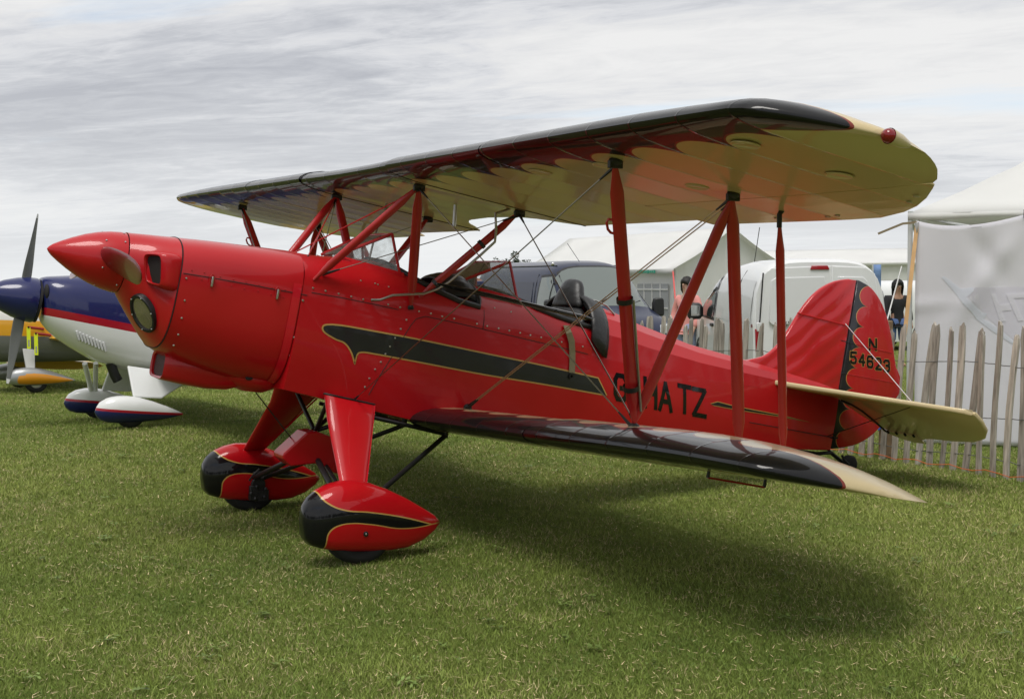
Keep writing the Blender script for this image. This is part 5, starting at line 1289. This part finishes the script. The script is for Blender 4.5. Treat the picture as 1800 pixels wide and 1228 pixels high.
def build_navy_van():
    th = RAD(26); f = -rayn(1000)*math.cos(th)+RT*math.sin(th); left = Vector((-f.y, f.x, 0)); L, W, H = 5.2, 1.9, 2.10
    corner = AT(972, 500, 23.0)                                     # its right front corner
    loc = corner-f*(L-1.25)+left*W/2; loc.z = gh(loc.x, loc.y)
    prof = [(0, 2.03), (.1, 2.08), (.6, 2.10), (3.1, 2.10), (3.45, 2.06), (3.65, 1.96), (4.3, 1.26), (4.4, 1.19), (4.9, 1.0), (5.12, .82), (5.2, .6)]
    v, b, sp, tp, sy, sz, lean = van('navy_van', loc, f, L, W, H, prof, MT['navy_paint'], 'dark blue panel van parked in front of the marquee', 'van', rear_lean=.04)
    tp('windscreen_seal', 3.57, 4.38, (.96, 1.0), MT['black_matt'], .004)
    ws = tp('windscreen', 3.64, 4.31, (.88, .92), MT['grey_glass'], .014)
    for y in (-.45, .25): obj('wiper', MB().path([(4.37, y, 1.22), (4.20, y+.45, sz(4.20, y+.45)+.02)], .010, 5), MT['black_matt'], ws)
    for s in (1, -1):
        sp('door_window', [(3.15, 1.12), (3.18, 1.78), (3.55, 1.80), (4.02, 1.34), (4.06, 1.12)], MT['grey_glass'], s)
        sp('window_surround', [(3.10, 1.08), (3.13, 1.83), (3.58, 1.85), (4.10, 1.35), (4.14, 1.08)], MT['black_matt'], s, .003)
        obj('quarter_bar', MB().path([Vector((3.68, s*(sy(3.68, z)+.01), z)) for z in (1.12, 1.3, 1.5, 1.68)], .014, 5), MT['black_matt'], v)
        for a, c in ((.25, 1.45), (1.6, 2.9)): sp('side_panel', [(a, 1.08), (a+.03, 1.70), (c-.03, 1.70), (c, 1.08)], mat('navy_panel', (.009, .013, .036), .3, coat=.45, spec=.3), s, .004)
        for x in (3.0, 4.18): obj('door_gap', MB().path([Vector((x, s*(sy(x, z)+.001), z)) for z in np.linspace(.3, 1.10 if x > 3 else 1.85, 10)], .005, 4), MT['dark'], v)
        obj('roof_gutter', MB().path([Vector((x, s*(sy(x, 2.0)+.004), 2.0)) for x in np.linspace(.15, 3.4, 10)], .012, 5), MT['black_matt'], v)
        m_ = obj('mirror', MB().loft([[Vector((4.14+dx, s*(W/2+.04+yy), 1.22+z)) for dx, z in ((-.06*k, -.17*k), (-.06*k, .17*k), (.05*k, .17*k), (.07*k, -.17*k))] for yy, k in ((0, .4), (.05, 1), (.20, 1), (.24, .8))]), MT['black_matt'], v, bevel=.025)
        obj('headlamp', MB().loft([[Vector((4.90+dx, s*(.62+yy), .80+z)) for yy, z in ((-.10, -.10), (.16, -.06), (.20, .16), (.04, .12))] for dx in (0, .22)]), mat('headlamp_glass', (.6, .62, .63), .12, coat=1), v, bevel=.02)
        obj('roof_lamp', MB().ball((3.56, s*.78, 2.03), .035, 8, 5), MT['steel'], v)
    obj('grille', MB().box((5.18, 0, .74), (.06, .85, .12)), MT['black_matt'], v, bevel=.02)
    obj('bumper', MB().box((5.16, 0, .42), (.22, 1.75, .28)), MT['black_matt'], v, bevel=.06)
    obj('paper_notice', MB().box((4.32, .35, 1.30), (.02, .28, .13)), mat('paper', (.75, .75, .72), .7), v)
    obj('aerial', MB().path([(3.5, -.2, 2.08), (3.0, -.2, 2.43)], .006, 5), MT['black_matt'], v)
build_navy_van()
def build_far_van():
    f = -RT*.9-rayn(1560)*.3; f.normalize(); loc = AT(1640, 500, 31); loc.z = gh(loc.x, loc.y)
    prof = [(0, 1.5), (.3, 1.66), (2.2, 1.66), (2.7, 1.5), (3.3, 1.02), (3.9, .85), (4.1, .6)]
    v, b, sp, tp, sy, sz, lean = van('white_car', loc, f, 4.1, 1.7, 1.66, prof, MT['white_paint'], 'white vehicle with sloping nose behind the hooded person', 'car', rear_lean=.2)
    for s in (1, -1): sp('side_window', [(1.9, 1.05), (1.9, 1.42), (2.45, 1.45), (2.85, 1.2), (2.9, 1.05)], MT['van_glass'], s)
    tp('windscreen', 2.6, 3.25, (.85, .9), MT['van_glass'])
build_far_van()
# feather banner
q = AT(1534, 520, 23); q.z = gh(q.x, q.y); fb = empty('banner', q); tag(fb, 'narrow blue and white banner on a pole behind the white van', 'banner')
obj('pole', MB().path([(0, 0, 0), (0, 0, 1.98)], .014, 8), MT['pole'], fb)
bm_ = mat('banner_cloth', (.16, .26, .48), .7, var=.5, vscale=3)
obj('flag', MB().loft([[Vector((RT.x*t, RT.y*t, z))+rayn(1534)*(.02*math.sin(z*5+t*9)) for t in (0, .05, .1, .15)] for z in np.linspace(.6, 1.96, 12)], closed=False, cap0=False, cap1=False), bm_, fb).modifiers.new('s', 'SOLIDIFY').thickness = .004
# white cord with a knot by the gazebo pole
q0, q1 = AT(1585, 468, 11.6), AT(1560, 560, 11.3)
tag(obj('cord', MB().path([q0, q0.lerp(q1, .45), q0.lerp(q1, .8), q1, AT(1550, 640, 11.2), G(1546, 760)], .006, 6), mat('white_cord', (.8, .8, .8), .6)), 'thin white cord slanting down beside the gazebo pole', 'cord')

# ================================================================== people
def skin(name, verts, edges, radii, m, parent, sub=1, root=0):
    me = bpy.data.meshes.new(name); me.from_pydata(verts, edges, []); me.materials.append(m)
    o = bpy.data.objects.new(name, me); col.objects.link(o); o.parent = parent
    md = o.modifiers.new('skin', 'SKIN'); md.use_smooth_shade = True
    if not me.skin_vertices:
        return o
    for i, r in enumerate(radii): me.skin_vertices[0].data[i].radius = r if isinstance(r, tuple) else (r, r)
    for i in range(len(verts)): me.skin_vertices[0].data[i].use_root = (i == root)
    s = o.modifiers.new('sub', 'SUBSURF'); s.levels = s.render_levels = sub; return o
def person(loc, face, H, label, shirt, legs, hair='short', hairc=(.02, .015, .012), skinc=(.46, .27, .19), hood=False, arms=.25, shorts=False, group=None, head_tilt=.0):
    p = empty('person', loc, face); p.scale = (H/1.72,)*3; tag(p, label, 'person', group)
    sm = mat('skin_tone', skinc, .55); cs_ = mat('shirt_cloth', shirt, .85, bump=.004, bscale=14, var=.08); cl = mat('leg_cloth', legs, .85, bump=.004, bscale=14, var=.08); hm = mat('hair', hairc, .6)
    V, E_, R_ = [], [], []
    def add(v, r, link=None):
        V.append(v); R_.append(r)
        if link is not None: E_.append((link, len(V)-1))
        return len(V)-1
    pel = add((0, 0, .95), (.125, .10)); ch = add((.01, 0, 1.16), (.115, .09), pel); up_ = add((0, 0, 1.34), (.135, .10), ch); nk = add((.01, 0, 1.47), .055, up_); h1 = add((.025, 0, 1.545), (.068, .075), nk); h2 = add((.03, head_tilt, 1.63), (.078, .088), h1); h3 = add((.025, head_tilt, 1.69), (.05, .06), h2)
    for s in (1, -1):
        sh = add((0, s*.18, 1.385), .06, up_); el = add((.02, s*(.23+arms*.1), 1.12), .045, sh); wr = add((.14, s*(.22+arms*.05), .92), .03, el); pm = add((.17, s*.22, .86), (.02, .035), wr)
        for k, (dx, dy, ln) in enumerate(((.03, .02, .06), (.01, .025, .085), (-.005, .012, .09), (-.01, -.004, .085), (-.012, -.02, .07))):
            f1 = add((.17+dx, s*.22+dy, .86-ln*.5), .0095, pm); add((.18+dx, s*.22+dy*.9, .86-ln), .008, f1)
        hp = add((0, s*.095, .90), .085, pel); kn = add((.02, s*.105, .50), .055, hp); an = add((-.02, s*.105, .09), .038, kn); add((.12, s*.12, .035), (.03, .042), an)
    bd = skin('body', V, E_, R_, sm, p)
    # clothes follow the same joints, a little larger
    def clothes(name, idx, m, grow):
        mp = {}; v2 = []; r2 = []; e2 = []
        for i in idx: mp[i] = len(v2); v2.append(V[i]); r = R_[i]; r2.append((r[0]+grow, r[1]+grow) if isinstance(r, tuple) else (r+grow, r+grow))
        for a, b in E_:
            if a in mp and b in mp: e2.append((mp[a], mp[b]))
        return v2, e2, r2
    names = {v: i for i, v in enumerate(V)}
    def find(z, y): return min(range(len(V)), key=lambda i: abs(V[i][2]-z)+abs(V[i][1]-y)*1.0+abs(V[i][0])*.0)
    arms_i = []
    st = [pel, ch, up_]
    for s in (1, -1): st += [i for i, v in enumerate(V) if v[1]*s > .17 and v[2] > .91 and v[2] < 1.39 and i not in st]
    v2, e2, r2 = clothes('shirt', st, cs_, .022); v2.append((0, 0, .86)); e2.append((0, len(v2)-1)); r2.append((.150, .125))
    # short sleeves: stop the sleeve above the elbow for summer shirts
    skin('shirt', v2, e2, r2, cs_, p)
    lg = [pel]
    for s in (1, -1): lg += [i for i, v in enumerate(V) if v[1]*s > .05 and v[1]*s < .13 and v[2] < .91 and (v[2] > .45 if shorts else v[2] > .05) and abs(v[0]) < .1]
    v2, e2, r2 = clothes('trousers', lg, cl, .018); skin('trousers', v2, e2, r2, cl, p)
    # face
    hy = head_tilt
    fc = MB(); fc.ball((.118, hy, 1.612), .017, 8, 5, (1.1, .8, 1.3)); obj('nose', fc, sm, p)
    for s in (1, -1):
        e = obj('eye', MB().ball((.098, hy+s*.032, 1.635), .012, 8, 5, (.7, 1.1, .8)), mat('eye', (.7, .68, .66), .3), p); obj('iris', MB().ball((.106, hy+s*.032, 1.635), .006, 6, 4), mat('iris', (.03, .02, .015), .2), e)
        obj('ear', MB().ball((.02, hy+s*.085, 1.625), .024, 8, 5, (.7, .35, 1.2)), sm, p); obj('brow', MB().box((.106, hy+s*.032, 1.656), (.012, .04, .007)), hm, p)
    obj('mouth', MB().box((.108, hy, 1.573), (.012, .045, .010)), mat('lips', (.35, .10, .09), .5), p, bevel=.003)
    # hair or hood
    cap = MB(); rows = []
    for i in range(9):
        th = math.pi*.62*i/8; row = []
        for j in range(20):
            ph = 2*math.pi*j/20; front = max(math.cos(ph), 0); t2 = th*(1-.42*front*(0 if hood else 1)-(.55*front if hood else 0)); r = .100+(.022 if hood else 0)+.006*math.sin(j*2.7+i)
            row.append(Vector((.022+r*1.02*math.sin(t2)*math.cos(ph), hy+r*.90*math.sin(t2)*math.sin(ph), 1.625+r*1.12*math.cos(t2))))
        rows.append(row)
    if hood or hair == 'long':
        row = rows[-1]; drop = .13 if hood else .10
        rows.append([v+Vector((-.01*math.copysign(1, v.x), 0, -drop*(1 if v.x < .05 else .35))) for v in row])
    o = obj('hood' if hood else 'hair', cap.loft(rows, cap0=True, cap1=False), cs_ if hood else hm, p, smooth=60); o.modifiers.new('s', 'SOLIDIFY').thickness = .012
    if hair == 'long':
        rs = random.Random(5)
        for k in range(16):
            a = math.pi*(.35+1.3*k/15); b0 = Vector((.02+.095*math.cos(a), hy+.088*math.sin(a), 1.60)); obj('hair_strand', MB().path([b0, b0+Vector((-.01, rs.uniform(-.01, .02), -.07)), b0+Vector((-.03+rs.uniform(-.02, .02), rs.uniform(-.02, .03), -.15))], [.018, .014, .003], 5), hm, p)
    return p
def facing(px, ang): d = -rayn(px); a = math.atan2(d.y, d.x); return a+RAD(ang)
def stand(px, dist): q = AT(px, 520, dist); q.z = gh(q.x, q.y); return q
person(stand(1209, 19.4), facing(1209, -38), 1.63, 'smiling dark haired woman in a pink top standing beside the white van', (.72, .30, .27), (.28, .33, .48), 'long', (.012, .009, .008), (.58, .35, .26), shorts=True)
person(stand(1577, 24.5), facing(1577, 25), 1.66, 'person in a black hooded top and blue shorts by the gazebo', (.012, .012, .014), (.07, .12, .26), hood=True, skinc=(.36, .20, .13), shorts=True)
person(stand(733, 29), facing(733, 160), 1.78, 'grey haired person in a bright blue shirt out on the open field', (.03, .14, .62), (.05, .05, .07), hairc=(.42, .40, .38))
person(stand(786, 27), facing(786, 120), 1.60, 'sandy haired person in a pale shirt out on the open field', (.55, .52, .46), (.06, .06, .06), hairc=(.48, .30, .22))
person(stand(838, 21), facing(838, 60), 1.62, 'person with reddish brown hair and tan top near the navy van', (.30, .22, .18), (.05, .06, .10), hairc=(.30, .13, .08))

# ================================================================== small tree on the skyline
def build_tree():
    q = AT(905, 470, 150); q.z = gh(q.x, q.y); t = empty('tree', q); tag(t, 'dark green bushy tree on the skyline above the navy van', 'tree')
    bark = mat('bark', (.07, .05, .035), .9); leaf = mat('tree_leaf', (.045, .075, .025), .6, var=.35, vscale=1.2)
    tr = obj('trunk', MB().path([(0, 0, -.2), (.1, 0, 1.0), (.05, .1, 2.2), (0, 0, 3.4)], [.22, .17, .13, .05], 8), bark, t)
    rs = random.Random(11)
    for k in range(7):
        a = k*.95; obj('limb', MB().path([(.07, .05, 1.2+k*.25), (.8*math.cos(a), .8*math.sin(a), 2.0+k*.28), (1.5*math.cos(a), 1.5*math.sin(a), 2.5+k*.27)], [.07, .05, .02], 6), bark, tr)
    mb = MB(); cl = [(Vector((rs.gauss(0, .9), rs.gauss(0, .9), 2.9+rs.gauss(0, .75))), rs.uniform(.35, .7)) for _ in range(46)]
    for c, r in cl:
        for _ in range(70):
            d = Vector((rs.gauss(0, 1), rs.gauss(0, 1), rs.gauss(0, 1))).normalized()*r*rs.random()**.4; p = c+d; a = Vector((rs.gauss(0, 1), rs.gauss(0, 1), rs.gauss(0, 1))).normalized(); b = a.orthogonal().normalized(); s = rs.uniform(.10, .17)
            mb.add([p-a*s, p+b*s*.5, p+a*s, p-b*s*.5], [(0, 1, 2, 3)])
    obj('crown', mb, leaf, t, smooth=0)
build_tree()

# ================================================================== neighbouring aeroplanes
SPT = [(.0, .45, .45, .03), (.02, .62, .28, .35), (.06, .80, .14, .6), (.14, .94, .05, .84), (.25, 1.0, .01, .97), (.36, .99, .0, 1.0), (.5, .90, .0, .92), (.65, .74, .02, .74), (.8, .54, .06, .48), (.92, .36, .12, .22), (1.0, .22, .17, .04)]
def spat(name, x0, x1, y, z0, z1, hw, m, parent):
    secs = []; n = 20
    for t, zt, zb, w in SPT:
        x = x0+(x1-x0)*t; a, b = z0+(z1-z0)*zt, z0+(z1-z0)*zb; zm = b*.55+a*.45
        secs.append([Vector((x, y+hw*w*math.copysign(abs(math.cos(q))**.8, math.cos(q)), zm+(a-zm if math.sin(q) > 0 else zm-b)*math.sin(q))) for q in [2*math.pi*j/n for j in range(n)]])
    return obj(name, MB().loft(secs), m, parent, smooth=60)
def wheel(x, y, z, r, w, parent):
    t = obj('wheel', MB().lathe([(-w, r*.55), (-w, r*.8), (-w*.6, r*.97), (0, r), (w*.6, r*.97), (w, r*.8), (w, r*.55)], (x, y, z), (0, 1, 0), 28), MT['rubber'], parent, smooth=60)
    obj('rim', MB().lathe([(-w*.6, .001), (-w*.6, r*.58), (w*.6, r*.58), (w*.6, .001)], (x, y, z), (0, 1, 0), 20), MT['alu'], t)
def band_mat(name, zf, colors, rough=.3):
    """bands across z - slope*x: colors = [(from below) colour, limit, colour, ...]"""
    m = mat(name, colors[0], rough, coat=.7); nt, b = nodes_of(m); x, y, z = xyz(nt); q = zf(x, y, z); lay = [(q.gt(l), c) for l, c in colors[1:]]
    nt.links.new(layered(nt, colors[0], lay), b.inputs['Base Color']); return m
def fus_loft(name, st, yc, m, parent, n=32, e=.72):
    secs = []
    for x, zt, zb, hw in st:
        zm = (zt+zb)/2-.03; secs.append([Vector((x, yc+hw*math.copysign(abs(math.cos(q))**e, math.cos(q)), zm+(zt-zm if math.sin(q) > 0 else zm-zb)*math.copysign(abs(math.sin(q))**e, math.sin(q)))) for q in [2*math.pi*j/n for j in range(n)]])
    return obj(name, MB().loft(secs), m, parent, smooth=50)
def build_blue():
    r = empty('blue_white_monoplane', (-.38, -6.37, 0)); tag(r, 'blue and white aeroplane with red stripe and grey propeller beyond the red cowling', 'aeroplane')
    o = Vector((-.38, -6.37, 0)); yc = 0; W = lambda p: Vector(p)-o
    BL, RD, WH = (.011, .016, .098), (.38, .008, .022), (.80, .81, .80)
    fm = band_mat('blue_red_white', lambda x, y, z: z-x*.225, [WH, (.972, RD), (1.048, BL)])
    st = [(x+.38, zt, zb, hw) for x, zt, zb, hw in ((.265, 1.478, 1.05, .21), (.25, 1.488, 1.02, .235), (.20, 1.497, .955, .285), (.12, 1.50, .875, .325), (0, 1.505, .785, .35), (-.2, 1.505, .655, .37), (-.5, 1.505, .545, .38), (-.9, 1.51, .47, .38), (-1.6, 1.48, .44, .37), (-2.5, 1.22, .47, .28), (-3.6, .98, .52, .15), (-4.5, .86, .56, .04))]
    fu = fus_loft('fuselage', st, yc, fm, r)
    cn = obj('canopy', MB().loft([[Vector((x+.38, w*math.cos(q), z0+h*math.sin(q))) for q in np.linspace(0, math.pi, 12)] for x, w, z0, h in ((-1.1, .05, 1.48, .02), (-1.3, .24, 1.46, .16), (-1.7, .27, 1.42, .28), (-2.1, .24, 1.34, .26), (-2.5, .15, 1.2, .12))], closed=False, cap0=False, cap1=False), MT['van_glass'], r, smooth=60)
    ax = Vector((math.cos(RAD(11)), 0, math.sin(RAD(11)))); hub = Vector((.335+.38, 0, 1.262)); upp = Vector((-ax.z, 0, ax.x))
    bm_ = mat('blue_spinner_paint', BL, .3, coat=.7)
    sp_n = obj('spinner', MB().lathe([(-.02, .215), (0, .222), (.08, .218), (.18, .195), (.30, .150), (.40, .095), (.46, .05), (.49, .001)], hub, ax, 36), bm_, r, smooth=60)
    obj('backplate', MB().lathe([(-.05, .19), (-.05, .212), (-.025, .212), (-.02, .1)], hub, ax, 32), MT['dark'], sp_n)
    gm = mat('grey_blade', (.13, .135, .13), .4, var=.1)
    for s in (1, -1):
        secs = []
        for t, w, th, tw in ((.16, .10, .06, 58), (.24, .12, .045, 52), (.36, .135, .032, 42), (.52, .125, .022, 33), (.68, .10, .015, 27), (.80, .07, .010, 24), (.845, .04, .007, 23)):
            a = RAD(tw); c_ = Vector((0, s, 0))*math.cos(a)+ax*math.sin(a); tn = c_.cross(upp*s); c0 = hub+ax*.10+upp*(s*t)+Vector((0, .0, 0))
            secs.append([c0+c_*(w/2*math.cos(2*math.pi*j/14))+tn*(th/2*math.sin(2*math.pi*j/14)) for j in range(14)])
        b = obj('propeller_blade', MB().loft(secs), gm, sp_n, smooth=60)
        p = secs[-1]; obj('blade_tip', MB().loft([[q+(q-sum(secs[-2], Vector())/14)*.0 for q in [x_+(x_-(hub+ax*.10+upp*s*.8)).normalized()*.0015 for x_ in secs[-2]]], [x_+(x_-(hub+ax*.10+upp*s*.845)).normalized()*.0015 for x_ in secs[-1]]]), mat('white_tip', (.6, .6, .6), .5), b)
    dk = MT['dark']
    for s in (1, -1): obj('cooling_inlet', MB().ball((.62, s*.20, 1.34), .075, 12, 8, (.35, .75, 1.1)), dk, fu, smooth=60)
    for k in range(9):
        t = k/8; p = Vector(WY(138+46*t, 590+20*t, -6.0)); p = p-o; p.y = .0; 
        zz = p.z; hw_ = interp([(a, d) for a, b_, c_, d in st][::-1], p.x); obj('louvre', MB().box((p.x, hw_*.985-.02, zz), (.022, .05, .10), Matrix.Rotation(.25, 3, 'Y')), mat('louvre_white', (.55, .56, .55), .4) if k == 0 else bpy.data.materials['louvre_white'], fu, bevel=.006)
    obj('exhaust_pipe', MB().path([(.02, .15, .62), (-.02, .15, .50), (-.05, .15, .44)], .05, 12), MT['black_matt'], r)
    sm = band_mat('spat_blue_white', lambda x, y, z: z-x*.12, [BL, (.165, RD), (.190, WH)])
    wp = mat('white_gear_paint', WH, .35, coat=.5)
    for s, dx in ((1, -.03), (-1, .05)):
        y = s*.56; spat('wheel_spat', .30+dx, -.56+dx, y, .055, .325, .12, sm, r); wheel(-.04+dx, y, .145, .145, .055, r)
        for xx in ((.16, .05) if s < 0 else ()): obj('gear_tube', MB().path([Vector((xx+.02, s*.30, .60)), Vector((-.0+dx+(xx-.1)*.3, y-s*.03, .26))], .026, 10), wp, r, smooth=60)
        obj('gear_fairing', MB().prism([Vector((-.10, s*.34, .60)), Vector((-.80, s*.36, .47)), Vector((-.36+dx, y-s*.05, .27)), Vector((-.08+dx, y-s*.04, .30))], (0, .035*s, .01)), wp, r, smooth=0, bevel=.012)
    wm = mat('blue_plane_wing', (.30, .31, .30), .4, coat=.3)
    for s in (1, -1):
        rows = []
        for y, xl, c in ((.34, -.35, 1.25), (1.6, -.45, 1.1), (2.95, -.55, .9), (3.05, -.66, .6)):
            rows.append([Vector((xl-c*(.5-.5*math.cos(q)), s*y, .545+.02*y-.10*(.5-.5*math.cos(q))*c+.055*math.sin(q)*c)) for q in [2*math.pi*j/20 for j in range(20)]])
        obj('wing', MB().loft(rows), wm, r, smooth=50)
        obj('tie_down_bracket', MB().prism([Vector((-.9, s*2.3, .55)), Vector((-.97, s*2.3, .48)), Vector((-1.15, s*2.3, .46)), Vector((-.95, s*2.3, .46))], (0, .02, 0)), wm, r, smooth=0)
    obj('fin', MB().prism([Vector((-3.4, 0, .95)), Vector((-3.9, 0, 1.4)), Vector((-4.35, 0, 1.42)), Vector((-4.5, 0, .6))], (0, .05, 0)), bm_, r, smooth=0, bevel=.015)
    for s in (1, -1): obj('tailplane', MB().prism([Vector((-3.5, s*.08, .85)), Vector((-3.8, s*1.1, .85)), Vector((-4.3, s*1.1, .85)), Vector((-4.35, s*.06, .85))], (0, 0, .04)), wp, r, smooth=0, bevel=.01)
    obj('tail_wheel', MB().lathe([(-.02, .03), (-.025, .07), (.025, .07), (.02, .03)], (-4.0, 0, .075), (0, 1, 0), 18, True), MT['rubber'], r); obj('tail_spring', MB().path([(-3.8, 0, .55), (-3.95, 0, .2), (-4.0, 0, .09)], .015, 6), MT['black_matt'], r)
build_blue()
def build_yellow():
    o = Vector((-.5, -11.75, gh(-.5, -11.75))); r = empty('yellow_monoplane', o); tag(r, 'yellow and grey aeroplane with silver edged orange spats beyond the blue one', 'aeroplane')
    GR, OR, WH, YE = (.17, .175, .165), (.78, .38, .02), (.80, .78, .74), (.85, .60, .07)
    fm = band_mat('yellow_white_grey', lambda x, y, z: z-x*.05, [GR, (.78, OR), (.99, WH), (1.115, YE)])
    st = [(x+.5, zt+.066, zb+.066, hw) for x, zt, zb, hw in ((1.6, 1.08, .72, .2), (1.4, 1.18, .55, .36), (1.0, 1.22, .42, .42), (.3, 1.25, .37, .44), (-.6, 1.28, .34, .44), (-1.3, 1.25, .33, .42), (-2.4, 1.12, .36, .30), (-4.2, .85, .50, .05))]
    fus_loft('fuselage', st, 0, fm, r)
    obj('canopy', MB().ball((-1.0, 0, 1.30), .34, 16, 8, (1.9, .75, .9)), MT['van_glass'], r, smooth=60)
    sp_ = obj('spinner', MB().lathe([(0, .18), (.15, .15), (.28, .08), (.34, .001)], (2.1, 0, .95), (1, 0, .1), 24), mat('yellow_spinner', YE, .3, coat=.6), r, smooth=60)
    for s in (1, -1): obj('propeller_blade', MB().box((2.2, 0, .95+s*.45), (.03, .10, .6)), MT['black_matt'], sp_, bevel=.01)
    sv = mat('silver_paint', (.38, .39, .39), .35, metal=.5); orm = mat('orange_spat_panel', (.62, .25, .01), .35, coat=.5)
    for s in (1, -1):
        y = s*.55; dx = .02 if s > 0 else .06; p = spat('wheel_spat', .40+dx, -.49+dx, y, .12, .37, .12, sv, r)
        spat('orange_panel', .36+dx, -.46+dx, y+s*.012, .13, .335, .118, orm, p); wheel(.02+dx, y, .215-.066+.02, .15, .055, r)
        obj('gear_leg', MB().prism([Vector((.16+dx, s*.40, .62)), Vector((.0+dx, s*.40, .60)), Vector((.03+dx, y, .32)), Vector((.14+dx, y, .32))], (0, .05, 0)), mat('pale_leg', (.5, .5, .48), .5) if s > 0 else bpy.data.materials['pale_leg'], r, bevel=.01)
    wy = mat('yellow_wing_paint', (.70, .43, .04), .35, coat=.4)
    for s in (1, -1):
        rows = []
        for y, xl, c in ((.40, .25, 1.3), (-0+1.2, .2, 1.2), (2.2, .1, 1.0)) if s < 0 else ((.40, -.15, 1.0), (.75, -.25, .7), (.95, -.4, .4)):
            z0 = (.36 if s < 0 else .74)
            rows.append([Vector((xl-c*(.5-.5*math.cos(q)), s*y, z0+.02*y-.06*(.5-.5*math.cos(q))*c+.05*math.sin(q)*c)) for q in [2*math.pi*j/16 for j in range(16)]])
        obj('wing' if s < 0 else 'wing_root', MB().loft(rows), wy, r, smooth=50)
    rm = mat('red_cover', (.32, .02, .02), .6)
    rods = []
    for px, py, yy in ((50, 575, -11.15), (63, 586, -11.1)):
        a = WY(px, py, yy); b = WY(px+26, py+3, yy-.15); obj('red_cover_rod', MB().path([Vector(a)-o, Vector(b)-o], .018, 8), rm, r)
        nm = mat('neon_yellow_tag', (.75, .85, .02), .5) if not rods else bpy.data.materials['neon_yellow_tag']
        t = empty('warning_tag', a); tag(t, 'neon yellow warning tag hanging %s the yellow aeroplane' % ('higher, further from the blue nose, beside' if not rods else 'lower, nearer the blue nose, beside'), 'tag', 'warning tags'); rods.append(1)
        d = RT*.026
        obj('tag_strip', MB().prism([d, -d, -d+Vector((0, 0, -.29)), d+Vector((0, 0, -.29))], rayn(60)*.004), nm, t, smooth=0)
        obj('tag_print', MB().prism([d*.4+Vector((0, 0, -.17)), -d*.4+Vector((0, 0, -.17)), -d*.4+Vector((0, 0, -.26)), d*.4+Vector((0, 0, -.26))], rayn(60)*.008), mat('tag_print', (.35, .36, .3), .6), t, smooth=0)
        obj('tag_ring', MB().path([Vector((0, 0, .012)), Vector((0, 0, -.01))], .012, 8), MT['black_matt'], t)
    obj('fin', MB().prism([Vector((-3.2, 0, .95)), Vector((-3.7, 0, 1.5)), Vector((-4.1, 0, 1.5)), Vector((-4.2, 0, .6))], (0, .05, 0)), wy, r, smooth=0, bevel=.01)
    obj('tail_wheel', MB().lathe([(-.02, .03), (-.025, .07), (.025, .07), (.02, .03)], (-3.6, 0, .075), (0, 1, 0), 18, True), MT['rubber'], r)
build_yellow()
